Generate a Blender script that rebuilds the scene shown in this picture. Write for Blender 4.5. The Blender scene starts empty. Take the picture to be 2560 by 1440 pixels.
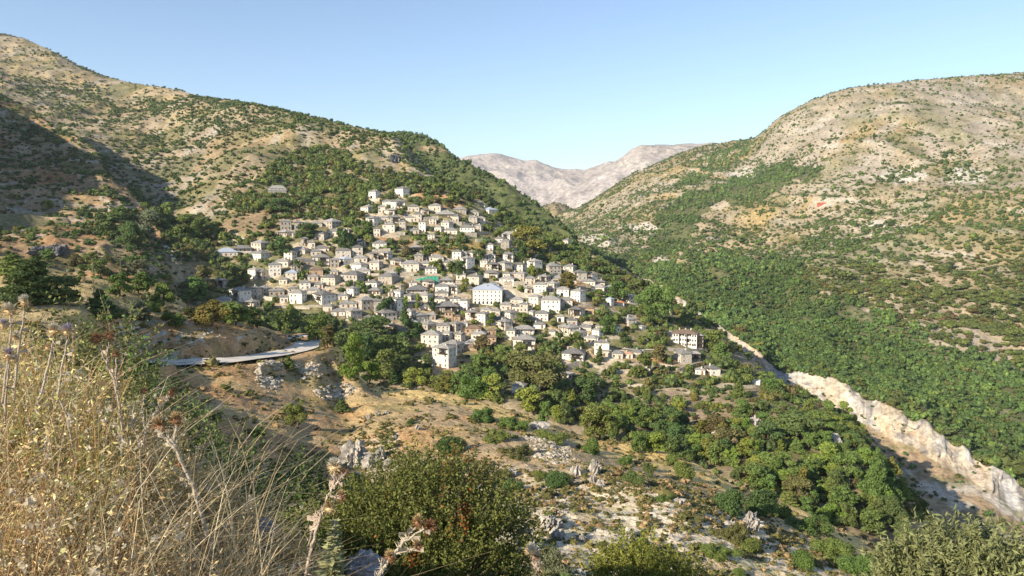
import bpy, math, random
import numpy as np
from math import radians as R, sin, cos, tan, atan, atan2, hypot
random.seed(7)
RNG = np.random.default_rng(11)
SC = bpy.context.scene
COL = SC.collection

# ------------------------------------------------------------ camera, sky, sun, exposure
FPX, PITCH = 1900.0, atan(180/1900.0)
cam_d = bpy.data.cameras.new('camera')
cam_d.sensor_width = 36.0
cam_d.lens = 36.0*FPX/2560
cam_d.clip_start, cam_d.clip_end = 0.05, 60000
cam = bpy.data.objects.new('camera', cam_d)
cam.rotation_euler = (R(90)-PITCH, 0, 0)
COL.objects.link(cam)
SC.camera = cam
SUN_ELEV, SUN_AZ = R(26), atan2(0.75, 0.66)       # light travels (sin az, cos az) over the ground
w = bpy.data.worlds.new('World'); SC.world = w
w.use_nodes = True
wn = w.node_tree.nodes; wl = w.node_tree.links
sky = wn.new('ShaderNodeTexSky'); sky.sky_type = 'NISHITA'
sky.sun_disc = False
sky.sun_elevation = SUN_ELEV
sky.sun_rotation = SUN_AZ + math.pi
sky.altitude = 1100; sky.air_density = 1.0; sky.dust_density = 0.15; sky.ozone_density = 2.0
tint = wn.new('ShaderNodeHueSaturation'); tint.inputs['Saturation'].default_value = .95; tint.inputs['Hue'].default_value = .499
wl.new(sky.outputs[0], tint.inputs['Color']); wl.new(tint.outputs[0], wn['Background'].inputs[0])
wn['Background'].inputs[1].default_value = 0.100
sun_d = bpy.data.lights.new('sun', 'SUN')
sun_d.energy = 4.4; sun_d.angle = R(0.5); sun_d.color = (1.0, 0.88, 0.71)
sun = bpy.data.objects.new('sun', sun_d)
sun.rotation_euler = (R(90)-SUN_ELEV, 0, -SUN_AZ)
COL.objects.link(sun)
SC.view_settings.view_transform = 'Standard'; SC.view_settings.look = 'None'
SC.view_settings.exposure = 0.98; SC.view_settings.gamma = 1.0
SC.cycles.max_bounces = 5; SC.cycles.diffuse_bounces = 2; SC.cycles.glossy_bounces = 1
SC.cycles.transmission_bounces = 2; SC.cycles.transparent_max_bounces = 4
SC.cycles.use_adaptive_sampling = True; SC.cycles.use_denoising = True

# ------------------------------------------------------------ pixel <-> world (photo pixels, 2560 x 1440)
SP, CP = sin(PITCH), cos(PITCH)
def pdir(px, py):
    x = (np.asarray(px, float)-1280)/FPX; v = -(np.asarray(py, float)-720)/FPX
    dy = CP+v*SP
    return x/dy, (-SP+v*CP)/dy                     # per metre of depth
def unproj(px, py, D):
    a, b = pdir(px, py)
    return a*D, D+0*a, b*D
def proj(x, y, z):
    fy = CP*y-SP*z; uy = SP*y+CP*z
    return 1280+FPX*x/fy, 720-FPX*uy/fy
def slope_to_py(s):
    return 720-FPX*np.tan(np.arctan(s)+PITCH)

# ------------------------------------------------------------ noise
def _h(ix, iy, seed):
    n = (ix.astype(np.int64)*374761393+iy.astype(np.int64)*668265263+seed*974711) & 0x7fffffff
    n = ((n ^ (n >> 13))*1274126177) & 0x7fffffff
    n = n ^ (n >> 16)
    return (n & 0xffff)/65535.0*2-1
def noise2(x, y, seed=0):
    xi = np.floor(x); yi = np.floor(y); fx = x-xi; fy = y-yi
    ux = fx*fx*fx*(fx*(fx*6-15)+10); uy = fy*fy*fy*(fy*(fy*6-15)+10)
    a = _h(xi, yi, seed); b = _h(xi+1, yi, seed); c = _h(xi, yi+1, seed); d = _h(xi+1, yi+1, seed)
    return (a*(1-ux)+b*ux)*(1-uy)+(c*(1-ux)+d*ux)*uy
def fbm(x, y, oct=4, seed=0, gain=0.5):
    s = 0; a = 1; t = 0
    for o in range(oct):
        ca, sa = cos(o*1.1), sin(o*1.1)
        s = s+a*noise2((x*ca-y*sa)*2**o+o*17.3, (x*sa+y*ca)*2**o-o*9.1, seed+o); t += a; a *= gain
    return s/t
def ridged(x, y, oct=4, seed=0):
    s = 0; a = 1; t = 0
    for o in range(oct):
        ca, sa = cos(o*1.1), sin(o*1.1)
        n = 1-np.abs(noise2((x*ca-y*sa)*2**o+o*3.3, (x*sa+y*ca)*2**o-o*5.1, seed+o))
        s = s+a*n*n; t += a; a *= .5
    return s/t
def sstep(a, b, x):
    t = np.clip((x-a)/(b-a), 0, 1); return t*t*(3-2*t)
def pchip(xk, Y, xq):
    xk = np.asarray(xk, float); h = np.diff(xk)[:, None]; d = np.diff(Y, axis=0)/h
    m = np.zeros_like(Y); m[0] = d[0]; m[-1] = d[-1]
    p = d[:-1]*d[1:]; ok = p > 0
    m[1:-1][ok] = (2*p[ok])/(d[:-1][ok]+d[1:][ok])
    i = np.clip(np.searchsorted(xk, xq, side='right')-1, 0, len(xk)-2)
    hh = h[i]; t = ((xq-xk[i])[:, None])/hh
    t2 = t*t; t3 = t2*t
    return (2*t3-3*t2+1)*Y[i]+(t3-2*t2+t)*hh*m[i]+(-2*t3+3*t2)*Y[i+1]+(t3-t2)*hh*m[i+1]
def inpoly(px, py, poly):
    px = np.asarray(px, float); py = np.asarray(py, float)
    r = np.zeros(px.shape, bool); n = len(poly)
    for i in range(n):
        x0, y0 = poly[i]; x1, y1 = poly[(i+1) % n]
        c = ((y0 > py) != (y1 > py))
        xx = (x1-x0)*(py-y0)/((y1-y0) or 1e-9)+x0
        r ^= c & (px < xx)
    return r

# ------------------------------------------------------------ object helpers
def tag(o, label=None, cat=None, group=None, kind=None):
    if label: o['label'] = label
    if cat: o['category'] = cat
    if group: o['group'] = group
    if kind: o['kind'] = kind
    return o
def mesh_np(name, V, F, mats=(), attrs=None, smooth=False, matidx=None):
    """F: (M,3) or (M,4) int array, or a list of such arrays"""
    Fs = F if isinstance(F, list) else [F]
    Fs = [np.asarray(f, np.int32) for f in Fs if len(f)]
    me = bpy.data.meshes.new(name)
    V = np.asarray(V, np.float32)
    me.vertices.add(len(V)); me.vertices.foreach_set('co', V.ravel())
    nl = sum(f.size for f in Fs); npoly = sum(len(f) for f in Fs)
    me.loops.add(nl); me.polygons.add(npoly)
    me.loops.foreach_set('vertex_index', np.concatenate([f.ravel() for f in Fs]))
    tot = np.concatenate([np.full(len(f), f.shape[1], np.int32) for f in Fs])
    st = np.zeros(npoly, np.int32); st[1:] = np.cumsum(tot)[:-1]
    me.polygons.foreach_set('loop_start', st)
    if matidx is not None: me.polygons.foreach_set('material_index', np.asarray(matidx, np.int32))
    me.polygons.foreach_set('use_smooth', np.full(npoly, bool(smooth)))
    for k, a in (attrs or {}).items():
        a = np.asarray(a, np.float32)
        if a.ndim == 2:
            at = me.attributes.new(k, 'FLOAT_COLOR', 'POINT')
            c = np.ones((len(V), 4), np.float32); c[:, :3] = a; at.data.foreach_set('color', c.ravel())
        else:
            at = me.attributes.new(k, 'FLOAT', 'POINT'); at.data.foreach_set('value', a)
    me.update(calc_edges=True); me.validate()
    for m in mats: me.materials.append(m)
    return me
def obj(name, me, parent=None, loc=None, rot=None, scale=None):
    o = bpy.data.objects.new(name, me); COL.objects.link(o)
    if parent is not None: o.parent = parent
    if loc is not None: o.location = loc
    if rot is not None: o.rotation_euler = rot
    if scale is not None: o.scale = scale
    return o
class MB:
    """collects boxes, bars and tubes into ONE mesh"""
    def __init__(s): s.V = []; s.F = []; s.mi = []; s.n = 0
    def add(s, V, F, mi=0):
        for f in F: s.F.append([i+s.n for i in f]); s.mi.append(mi)
        s.V.extend([tuple(v) for v in V]); s.n += len(V); return s
    def box(s, x0, x1, y0, y1, z0, z1, mi=0):
        V = [(x0,y0,z0),(x1,y0,z0),(x1,y1,z0),(x0,y1,z0),(x0,y0,z1),(x1,y0,z1),(x1,y1,z1),(x0,y1,z1)]
        return s.add(V, [(0,3,2,1),(4,5,6,7),(0,1,5,4),(1,2,6,5),(2,3,7,6),(3,0,4,7)], mi)
    def tube(s, pts, rad, n=6, mi=0, cap=True):
        pts = [np.array(p, float) for p in pts]; V = []; F = []
        for i, p in enumerate(pts):
            d = pts[min(i+1, len(pts)-1)]-pts[max(i-1, 0)]; d /= (np.linalg.norm(d) or 1)
            a = np.array((0,0,1.)) if abs(d[2]) < .9 else np.array((1.,0,0))
            u = np.cross(d, a); u /= np.linalg.norm(u); v = np.cross(d, u)
            r = rad[i] if hasattr(rad, '__len__') else rad
            for k in range(n):
                t = 2*math.pi*k/n; V.append(p+r*(cos(t)*u+sin(t)*v))
        for i in range(len(pts)-1):
            for k in range(n):
                k2 = (k+1) % n; F.append((i*n+k, i*n+k2, (i+1)*n+k2, (i+1)*n+k))
        if cap: F.append(tuple(range(n-1,-1,-1))); F.append(tuple((len(pts)-1)*n+k for k in range(n)))
        return s.add(V, F, mi)
    def mesh(s, name, mats, smooth=False):
        me = bpy.data.meshes.new(name); me.from_pydata(s.V, [], s.F); me.update()
        for m in (mats if isinstance(mats, (list, tuple)) else [mats]): me.materials.append(m)
        for p, mi in zip(me.polygons, s.mi): p.material_index = mi; p.use_smooth = smooth
        return me
    def build(s, name, mats, parent=None, smooth=False, **k): return obj(name, s.mesh(name, mats, smooth), parent, **k)
def empty(name, loc, rot=None, scale=None):
    o = bpy.data.objects.new(name, None); COL.objects.link(o); o.location = loc; o.empty_display_size = .5
    if rot is not None: o.rotation_euler = rot
    if scale is not None: o.scale = scale
    return o
def copy_tree(o, parent=None):
    c = o.copy(); COL.objects.link(c); c.parent = parent
    for ch in list(o.children): copy_tree(ch, c)
    return c

# ------------------------------------------------------------ materials
MATS = {}
def nodes_mat(name):
    m = bpy.data.materials.new(name); m.use_nodes = True
    nt = m.node_tree; b = nt.nodes['Principled BSDF']; b.inputs['Roughness'].default_value = .9
    b.inputs['Specular IOR Level'].default_value = .15
    return m, nt, b
def N(nt, t, **k):
    n = nt.nodes.new(t)
    for a, v in k.items(): setattr(n, a, v)
    return n
def mul_noise(nt, col_socket, coord, scale, lo, hi, detail=4, rough=.6):
    """multiplies a colour by a noise that runs from lo to hi"""
    nz = N(nt, 'ShaderNodeTexNoise'); nz.inputs['Scale'].default_value = scale
    nz.inputs['Detail'].default_value = detail; nz.inputs['Roughness'].default_value = rough
    nt.links.new(coord, nz.inputs['Vector'])
    mr = N(nt, 'ShaderNodeMapRange'); mr.inputs[1].default_value = .3; mr.inputs[2].default_value = .7
    mr.inputs[3].default_value = lo; mr.inputs[4].default_value = hi
    nt.links.new(nz.outputs[0], mr.inputs[0])
    vm = N(nt, 'ShaderNodeVectorMath', operation='SCALE')
    nt.links.new(col_socket, vm.inputs[0]); nt.links.new(mr.outputs[0], vm.inputs['Scale'])
    return vm.outputs[0], nz.outputs[0]
def ground_mat(name, s1, s2, bump, bdist):
    """soil, grass and rock: the colour attribute times two noises of real size, with bumps"""
    m, nt, b = nodes_mat(name)
    at = N(nt, 'ShaderNodeVertexColor', layer_name='Col')
    tc = N(nt, 'ShaderNodeTexCoord')
    c, _ = mul_noise(nt, at.outputs[0], tc.outputs['Object'], s1, .72, 1.28, 5, .65)
    c, n2 = mul_noise(nt, c, tc.outputs['Object'], s2, .6, 1.4, 3, .7)
    nt.links.new(c, b.inputs['Base Color'])
    bp = N(nt, 'ShaderNodeBump'); bp.inputs['Strength'].default_value = bump; bp.inputs['Distance'].default_value = bdist
    nt.links.new(n2, bp.inputs['Height']); nt.links.new(bp.outputs[0], b.inputs['Normal'])
    b.inputs['Specular IOR Level'].default_value = 0.05
    return m
def plain(name, col, rough=.85, var=.25, scale=3.0, spec=.15, bump=0, rand=0.0, metal=0, vor=0):
    m, nt, b = nodes_mat(name); b.inputs['Roughness'].default_value = rough; b.inputs['Specular IOR Level'].default_value = spec
    b.inputs['Metallic'].default_value = metal
    rgb = N(nt, 'ShaderNodeRGB'); rgb.outputs[0].default_value = (*col, 1)
    tc = N(nt, 'ShaderNodeTexCoord')
    c, nz = mul_noise(nt, rgb.outputs[0], tc.outputs['Object'], scale, 1-var, 1+var)
    if vor:                                         # separate stones or slates, each its own tone
        v = N(nt, 'ShaderNodeTexVoronoi'); v.inputs['Scale'].default_value = vor
        mp = N(nt, 'ShaderNodeMapping'); mp.inputs['Scale'].default_value = (1, 1, 2.0)
        nt.links.new(tc.outputs['Object'], mp.inputs[0]); nt.links.new(mp.outputs[0], v.inputs['Vector'])
        sp = N(nt, 'ShaderNodeSeparateColor'); nt.links.new(v.outputs['Color'], sp.inputs[0])
        mr = N(nt, 'ShaderNodeMapRange'); mr.inputs[3].default_value = .68; mr.inputs[4].default_value = 1.3
        nt.links.new(sp.outputs[0], mr.inputs[0])
        vm = N(nt, 'ShaderNodeVectorMath', operation='SCALE')
        nt.links.new(c, vm.inputs[0]); nt.links.new(mr.outputs[0], vm.inputs['Scale']); c = vm.outputs[0]
        nz = v.outputs['Distance']
    if rand:
        oi = N(nt, 'ShaderNodeObjectInfo')
        mr = N(nt, 'ShaderNodeMapRange'); mr.inputs[3].default_value = 1-rand; mr.inputs[4].default_value = 1+rand
        nt.links.new(oi.outputs['Random'], mr.inputs[0])
        vm = N(nt, 'ShaderNodeVectorMath', operation='SCALE')
        nt.links.new(c, vm.inputs[0]); nt.links.new(mr.outputs[0], vm.inputs['Scale']); c = vm.outputs[0]
    nt.links.new(c, b.inputs['Base Color'])
    if bump:
        bp = N(nt, 'ShaderNodeBump'); bp.inputs['Strength'].default_value = bump; bp.inputs['Distance'].default_value = .05
        nt.links.new(nz, bp.inputs['Height']); nt.links.new(bp.outputs[0], b.inputs['Normal'])
    MATS[name] = m
    return m
def leaf_mat(name, col, trans=.25, var=.35, attr=False, hue=.03):
    """leaves: colour varies from leaf to leaf and plant to plant; a little light comes through"""
    m, nt, b = nodes_mat(name); b.inputs['Roughness'].default_value = .6; b.inputs['Specular IOR Level'].default_value = .12
    if attr:
        src = N(nt, 'ShaderNodeVertexColor', layer_name='Col').outputs[0]
    else:
        r_ = N(nt, 'ShaderNodeRGB'); r_.outputs[0].default_value = (*col, 1); src = r_.outputs[0]
    oi = N(nt, 'ShaderNodeObjectInfo'); ge = N(nt, 'ShaderNodeNewGeometry')
    hs = N(nt, 'ShaderNodeHueSaturation')
    mr = N(nt, 'ShaderNodeMapRange'); mr.inputs[3].default_value = .5-hue; mr.inputs[4].default_value = .5+hue
    nt.links.new(oi.outputs['Random'], mr.inputs[0]); nt.links.new(mr.outputs[0], hs.inputs['Hue'])
    mv = N(nt, 'ShaderNodeMapRange'); mv.inputs[3].default_value = 1-var; mv.inputs[4].default_value = 1+var
    nt.links.new(ge.outputs['Random Per Island'], mv.inputs[0]); nt.links.new(mv.outputs[0], hs.inputs['Value'])
    nt.links.new(src, hs.inputs['Color'])
    tc = N(nt, 'ShaderNodeTexCoord')
    nt.links.new(hs.outputs[0], b.inputs['Base Color'])
    tr = N(nt, 'ShaderNodeBsdfTranslucent'); nt.links.new(hs.outputs[0], tr.inputs[0])
    mx = N(nt, 'ShaderNodeMixShader'); mx.inputs[0].default_value = trans
    out = nt.nodes['Material Output']
    nt.links.new(b.outputs[0], mx.inputs[1]); nt.links.new(tr.outputs[0], mx.inputs[2]); nt.links.new(mx.outputs[0], out.inputs[0])
    MATS[name] = m
    return m

# ------------------------------------------------------------ the land: each sheet is a real slope given by depth and height lines
STEP = 4.0
class Sheet: pass
SHEETS = {}
def sheet(key, table, rows, x0, x1, crest=None, step=STEP, tail=(1.25, 60), front=(0.9, 40), smooth=9):
    px = np.arange(x0, x1+1, step); n = len(px)
    cols = sorted(table); K = len(table[cols[0]])
    Yt = np.array([[k[0] for k in table[c]] for c in cols], float); Dt = np.log(np.array([[k[1] for k in table[c]] for c in cols], float))
    Y = pchip(cols, Yt, px).T; L = pchip(cols, Dt, px).T          # (K, n)
    if crest is not None:
        cx, cy = zip(*crest); Y[-1] = np.interp(px, cx, cy)
    S = np.stack([pdir(px, Y[k])[1] for k in range(K)])
    D = np.exp(L)
    Df = D[0]*front[0]; Sf = (S[0]*D[0]-front[1])/Df
    Dk = D[-1]*tail[0]; Sk = (S[-1]*D[-1]-tail[1])/Dk
    Dk2 = D[-1]*(tail[0]+.25); Sk2 = (S[-1]*D[-1]-tail[1]*3)/Dk2
    S = np.vstack([Sf, S, Sk, Sk2]); D = np.vstack([Df, D, Dk, Dk2])
    t = np.concatenate([np.linspace(i, i+1, r, endpoint=False) for i, r in enumerate([6]+list(rows)+[8, 3])]+[[K+2]])
    kn = np.arange(K+3)
    Sg = pchip(kn, S, t); Dg = np.exp(pchip(kn, np.log(D), t))
    h = Sheet(); h.key = key; h.px = px; h.t = t-1; h.PX = np.broadcast_to(px, Sg.shape)
    h.PY = slope_to_py(Sg)
    h.X, h.Y, h.Z = unproj(h.PX, h.PY, Dg); h.K = K
    h.T = np.broadcast_to(h.t[:, None], Sg.shape)
    SHEETS[key] = h
    return h
def finish(h): h.QX, h.QY = proj(h.X, h.Y, h.Z)
def to_mesh(h, name, mat):
    m, n = h.X.shape
    V = np.stack([h.X, h.Y, h.Z], -1).reshape(-1, 3)
    i = np.arange(m*n).reshape(m, n)
    F = np.stack([i[:-1, :-1], i[:-1, 1:], i[1:, 1:], i[1:, :-1]], -1).reshape(-1, 4)
    me = mesh_np(name, V, F, [mat], {'Col': np.clip(h.C.reshape(-1, 3), .005, .9)}, smooth=True)
    return tag(obj(name, me), kind='structure')

# A: the bank the photographer stands on
hA = sheet('A', {-700: [(1900,1.5),(1500,2.2),(1130,3.5),(930,5.2)], 0: [(1900,1.5),(1480,2.2),(1180,3.4),(985,5.2)], 200: [(1900,1.5),(1500,2.2),(1230,3.4),(1060,5.0)],
    400: [(1900,1.6),(1540,2.3),(1330,3.3),(1200,4.6)], 600: [(1920,1.6),(1600,2.2),(1430,3.0),(1330,4.0)], 750: [(1950,1.6),(1700,2.1),(1560,2.7),(1450,3.4)],
    900: [(1990,1.6),(1780,2.0),(1640,2.5),(1540,3.0)], 1200: [(2040,1.6),(1860,2.0),(1740,2.4),(1640,2.8)], 2000: [(2040,1.6),(1860,2.0),(1740,2.4),(1640,2.8)], 3300: [(2040,1.6),(1860,2.0),(1740,2.4),(1640,2.8)]},
    [20, 24, 24], -700, 3300, step=20, tail=(1.35, 1.2), front=(.6, 0))
# B: the rocky scrub slope below, the spur with the road and the golden strip along its top
TB = {-400: [(1300,7),(1300,20),(1130,60),(950,90),(850,120),(760,150),(690,180),(610,220)],
 0: [(1300,7),(1300,20),(1130,60),(960,90),(870,120),(780,150),(720,175),(640,215)],
 200: [(1340,7),(1340,20),(1170,55),(1010,90),(910,130),(805,155),(740,180),(690,215)],
 350: [(1400,7),(1400,20),(1260,50),(1060,95),(917,160),(897,172),(780,190),(712,230)],
 500: [(1470,7),(1460,20),(1310,45),(1090,95),(906,172),(890,180),(800,200),(785,240)],
 600: [(1490,7),(1490,20),(1320,45),(1090,100),(900,180),(882,190),(812,212),(805,245)],
 700: [(1520,7),(1500,20),(1320,45),(1090,105),(892,195),(872,204),(845,216),(835,236)],
 780: [(1530,7),(1510,20),(1320,45),(1100,110),(884,200),(862,214),(848,226),(838,240)],
 850: [(1540,7),(1510,20),(1320,45),(1110,110),(965,178),(912,200),(892,214),(880,228)],
 950: [(1540,7),(1510,20),(1330,45),(1130,100),(1020,160),(987,185),(974,200),(965,215)],
 1100: [(1560,7),(1520,20),(1370,42),(1160,92),(1062,145),(1012,175),(993,190),(980,205)],
 1300: [(1570,7),(1530,20),(1400,40),(1230,80),(1115,130),(1064,160),(1042,178),(1030,195)],
 1500: [(1590,7),(1540,20),(1450,38),(1290,72),(1190,115),(1140,150),(1115,170),(1100,185)],
 1700: [(1600,7),(1560,20),(1460,42),(1350,66),(1265,98),(1210,135),(1170,160),(1148,178)],
 1900: [(1620,7),(1590,20),(1500,42),(1410,62),(1340,90),(1290,120),(1257,150),(1238,168)],
 2100: [(1640,7),(1620,20),(1560,42),(1480,60),(1420,85),(1375,112),(1342,140),(1322,160)],
 2300: [(1680,7),(1660,20),(1620,42),(1560,58),(1500,80),(1460,105),(1435,130),(1415,150)],
 2560: [(1760,7),(1740,20),(1700,42),(1650,58),(1600,80),(1570,105),(1545,130),(1530,150)],
 2950: [(1860,7),(1840,20),(1800,42),(1760,58),(1720,80),(1690,105),(1665,130),(1650,150)]}
for _c in TB:                                       # the ground drops steeply below the viewpoint, then runs out almost level
    if _c >= 500:
        _e = min(1, max(0, (_c-1700)/200.0)); _f = (1, 1, 1.85-.15*(_c > 2200), 1.36+.06*_e-.04*(_c < 900), (1.06+.08*_e) if _c > 800 else 1.0, 1+.03*_e, 1, 1)
        TB[_c] = [(y_, d_*f_) for (y_, d_), f_ in zip(TB[_c], _f)]
B_CREST = [(-400,605),(0,640),(60,650),(130,672),(200,690),(300,705),(400,720),(450,745),(480,775),(520,790),(560,800),(640,810),(690,828),(720,836),(800,838),(820,852),(845,880),(880,950),(950,964),(1050,973),(1150,988),(1250,1018),(1350,1048),(1450,1092),(1600,1110),(1700,1143),(1800,1195),(1900,1238),(2000,1272),(2100,1322),(2200,1362),(2300,1416),(2560,1530),(2950,1650)]
hB = sheet('B', TB, [14, 50, 70, 70, 40, 40, 50], -400, 2950, B_CREST, tail=(1.3, 22), front=(.8, 3))
# L: the shaded hill on the left (it goes on, higher and unseen, outside the picture, shaped there to cast the shade)
TL = {-1100: [(480,330),(250,370),(80,420),(-60,470),(-160,520)], -600: [(600,390),(430,435),(250,480),(95,530),(-5,580)], -300: [(640,415),(500,480),(330,540),(205,610),(130,700)],
 0: [(680,425),(600,500),(490,620),(360,770),(237,930)], 150: [(690,428),(620,490),(530,590),(430,710),(325,850)], 240: [(700,430),(630,490),(560,570),(470,680),(376,800)],
 330: [(705,432),(650,485),(600,550),(545,620),(495,700)], 430: [(740,430),(720,470),(700,510),(680,550),(660,590)], 520: [(1000,430),(980,460),(970,490),(960,520),(950,540)]}
L_CREST = [(-1100,-160),(-600,-5),(-300,130),(-120,198),(0,237),(45,258),(100,290),(150,326),(200,342),(242,374),(262,420),(290,465),(330,500),(370,545),(400,572),(430,640),(470,760),(520,950)]
hL = sheet('L', TL, [40, 50, 50, 50], -1100, 520, L_CREST, tail=(1.12, 25))
# C: the village hill and the mountain above it
TC = {-300: [(760,420),(600,520),(450,750),(300,1100),(150,1500),(20,1950)],
 0: [(760,430),(600,540),(450,800),(300,1150),(180,1500),(85,1850)], 200: [(780,430),(640,520),(500,700),(380,950),(260,1300),(165,1650)],
 400: [(800,420),(700,500),(590,620),(440,850),(320,1150),(218,1450)], 600: [(850,410),(740,520),(620,590),(500,690),(370,900),(255,1230)],
 800: [(900,405),(800,480),(680,550),(560,630),(430,780),(297,1040)], 985: [(960,400),(860,460),(720,530),(580,620),(450,740),(340,930)],
 1150: [(1000,385),(900,450),(760,520),(620,600),(530,680),(465,800)], 1300: [(1020,370),(920,440),(800,505),(680,570),(610,650),(552,770)],
 1450: [(1080,350),(950,430),(860,475),(760,530),(680,610),(620,710)], 1600: [(1130,320),(1000,405),(900,460),(820,510),(760,570),(712,660)],
 1750: [(1180,300),(1080,360),(980,420),(900,475),(850,530),(795,600)], 1900: [(1260,270),(1150,310),(1070,350),(1000,400),(950,460),(915,520)],
 2050: [(1330,255),(1230,285),(1150,315),(1080,350),(1040,400),(1005,450)], 2200: [(1400,245),(1320,265),(1250,285),(1200,310),(1160,340),(1115,380)],
 2350: [(1490,235),(1460,250),(1435,265),(1410,285),(1385,305),(1345,330)], 2560: [(1640,225),(1620,240),(1600,255),(1580,270),(1560,285),(1540,300)]}
C_CREST = [(-300,20),(0,85),(60,96),(130,126),(200,165),(260,190),(330,206),(450,225),(520,245),(580,250),(650,265),(760,290),(840,306),(930,328),(985,341),(1020,370),(1060,415),(1100,447),(1150,470),(1200,495),(1250,528),(1300,552),(1350,578),(1420,604),(1460,630),(1510,662),(1570,692),(1640,738),(1720,776),(1790,818),(1840,868),(1890,912),(1950,962),(2000,985),(2060,1010),(2150,1072),(2200,1120),(2240,1180),(2280,1250),(2330,1325),(2400,1400),(2560,1540)]
hC = sheet('C', TC, [80, 90, 90, 70, 60], -320, 2560, C_CREST, tail=(1.12, 40))
# C2: the wooded ridge behind the first crest
TD = {900: [(560,900),(440,1050),(338,1300)], 1040: [(560,880),(450,1050),(336,1280)], 1140: [(600,850),(490,1000),(390,1180)], 1280: [(640,820),(560,930),(475,1060)],
 1400: [(680,790),(620,870),(560,960)], 1500: [(730,760),(700,820),(655,880)], 1620: [(800,700),(780,740),(750,790)]}
D_CREST = [(900,346),(940,340),(985,335),(1010,337),(1040,335),(1065,345),(1090,356),(1140,391),(1200,430),(1280,474),(1340,514),(1400,560),(1450,607),(1500,652),(1560,700),(1620,750)]
hD = sheet('D', TD, [40, 60], 900, 1620, D_CREST, tail=(1.15, 50))
# R: the mountain across the gorge: talus, cliff, woods, scrub
def _r(px, rim, rd, cb, tb, mid, up, cr):
    return [(cb[0]+tb*1.6, rd*.62), (cb[0]+tb, rd*.74), (cb[0]+4, rd*.955), (rim, rd)]+[mid, up, cr]
TR = {1330: _r(1330, 590,2500,(600,),20,(580,2560),(565,2600),(550,2640)), 1400: _r(1400, 590,1850,(600,),25,(570,2100),(555,2350),(535,2560)),
 1450: _r(1450,620,1500,(630,),30,(580,1800),(550,2200),(520,2560)), 1500: _r(1500,650,1300,(660,),40,(590,1600),(540,2100),(490,2560)),
 1600: _r(1600,692,1050,(712,),60,(600,1400),(510,1900),(410,2560)), 1700: _r(1700,742,900,(775,),60,(620,1250),(500,1750),(385,2500)),
 1780: _r(1780,800,790,(840,),70,(640,1150),(500,1650),(360,2450)), 1870: _r(1870,862,700,(915,),80,(660,1080),(500,1580),(350,2350)),
 1960: _r(1960,930,640,(970,),100,(690,1020),(480,1500),(285,2150)), 2060: _r(2060,940,610,(1015,),130,(700,980),(460,1450),(240,2050)),
 2140: _r(2140,985,580,(1050,),180,(720,940),(450,1400),(220,2020)), 2230: _r(2230,1015,550,(1095,),240,(740,900),(450,1350),(207,2000)),
 2320: _r(2320,1065,525,(1140,),260,(770,860),(450,1300),(199,2050)), 2400: _r(2400,1120,505,(1185,),260,(790,830),(450,1280),(192,2100)),
 2480: _r(2480,1165,485,(1225,),260,(820,800),(450,1260),(186,2150)), 2560: _r(2560,1215,470,(1285,),260,(850,780),(450,1240),(180,2200)),
 2700: _r(2700,1300,450,(1370,),260,(900,750),(460,1220),(170,2250)), 2950: _r(2950,1420,430,(1500,),260,(980,720),(480,1200),(160,2350))}
R_CREST = [(1330,556),(1380,542),(1420,532),(1450,520),(1500,488),(1560,450),(1600,430),(1640,410),(1700,384),(1740,370),(1780,361),(1830,352),(1870,351),(1900,336),(1930,309),(1950,290),(1975,278),(2000,265),(2030,250),(2080,232),(2120,222),(2160,215),(2200,211),(2300,200),(2400,191),(2450,188),(2560,180),(2950,160)]
hR = sheet('R', TR, [8, 60, 26, 130, 130, 110], 1330, 2950, R_CREST, tail=(1.15, 60))
# K, E, F: the knoll at the head of the gorge and the bare mountains far behind
hK = sheet('K', {1280: [(640,2200),(575,2700)], 1560: [(640,2200),(575,2700)]}, [24], 1280, 1560, [(1280,570),(1340,528),(1365,512),(1390,505),(1415,512),(1440,530),(1480,545),(1560,580)], tail=(1.2, 60))
hE = sheet('E', {1340: [(620,3600),(560,4200),(510,4800)], 1450: [(600,3400),(520,4200),(458,5000)], 1560: [(600,3200),(480,4300),(392,5200)], 1720: [(600,3200),(470,4300),(358,5300)], 1950: [(600,3200),(480,4300),(385,5300)]},
    [40, 60], 1340, 1950, [(1340,545),(1370,515),(1400,494),(1430,474),(1470,450),(1510,422),(1540,402),(1570,388),(1600,371),(1625,362),(1645,360),(1680,361),(1700,358),(1725,357),(1750,360),(1775,361),(1950,390)])
hF = sheet('F', {980: [(600,4900),(500,5900),(440,6700)], 1140: [(600,4700),(480,5800),(398,6600)], 1250: [(600,4600),(480,5700),(382,6500)], 1380: [(600,4500),(500,5600),(416,6400)], 1480: [(600,4500),(500,5500),(419,6300)], 1650: [(600,4500),(500,5400),(430,6200)]},
    [40, 60], 980, 1650, [(980,470),(1060,425),(1140,398),(1170,389),(1200,384),(1225,381),(1250,382),(1280,391),(1310,400),(1325,399),(1340,398),(1360,408),(1380,416),(1400,419),(1420,421),(1440,419),(1460,421),(1490,412),(1520,400),(1545,401),(1580,415),(1650,440)])

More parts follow.
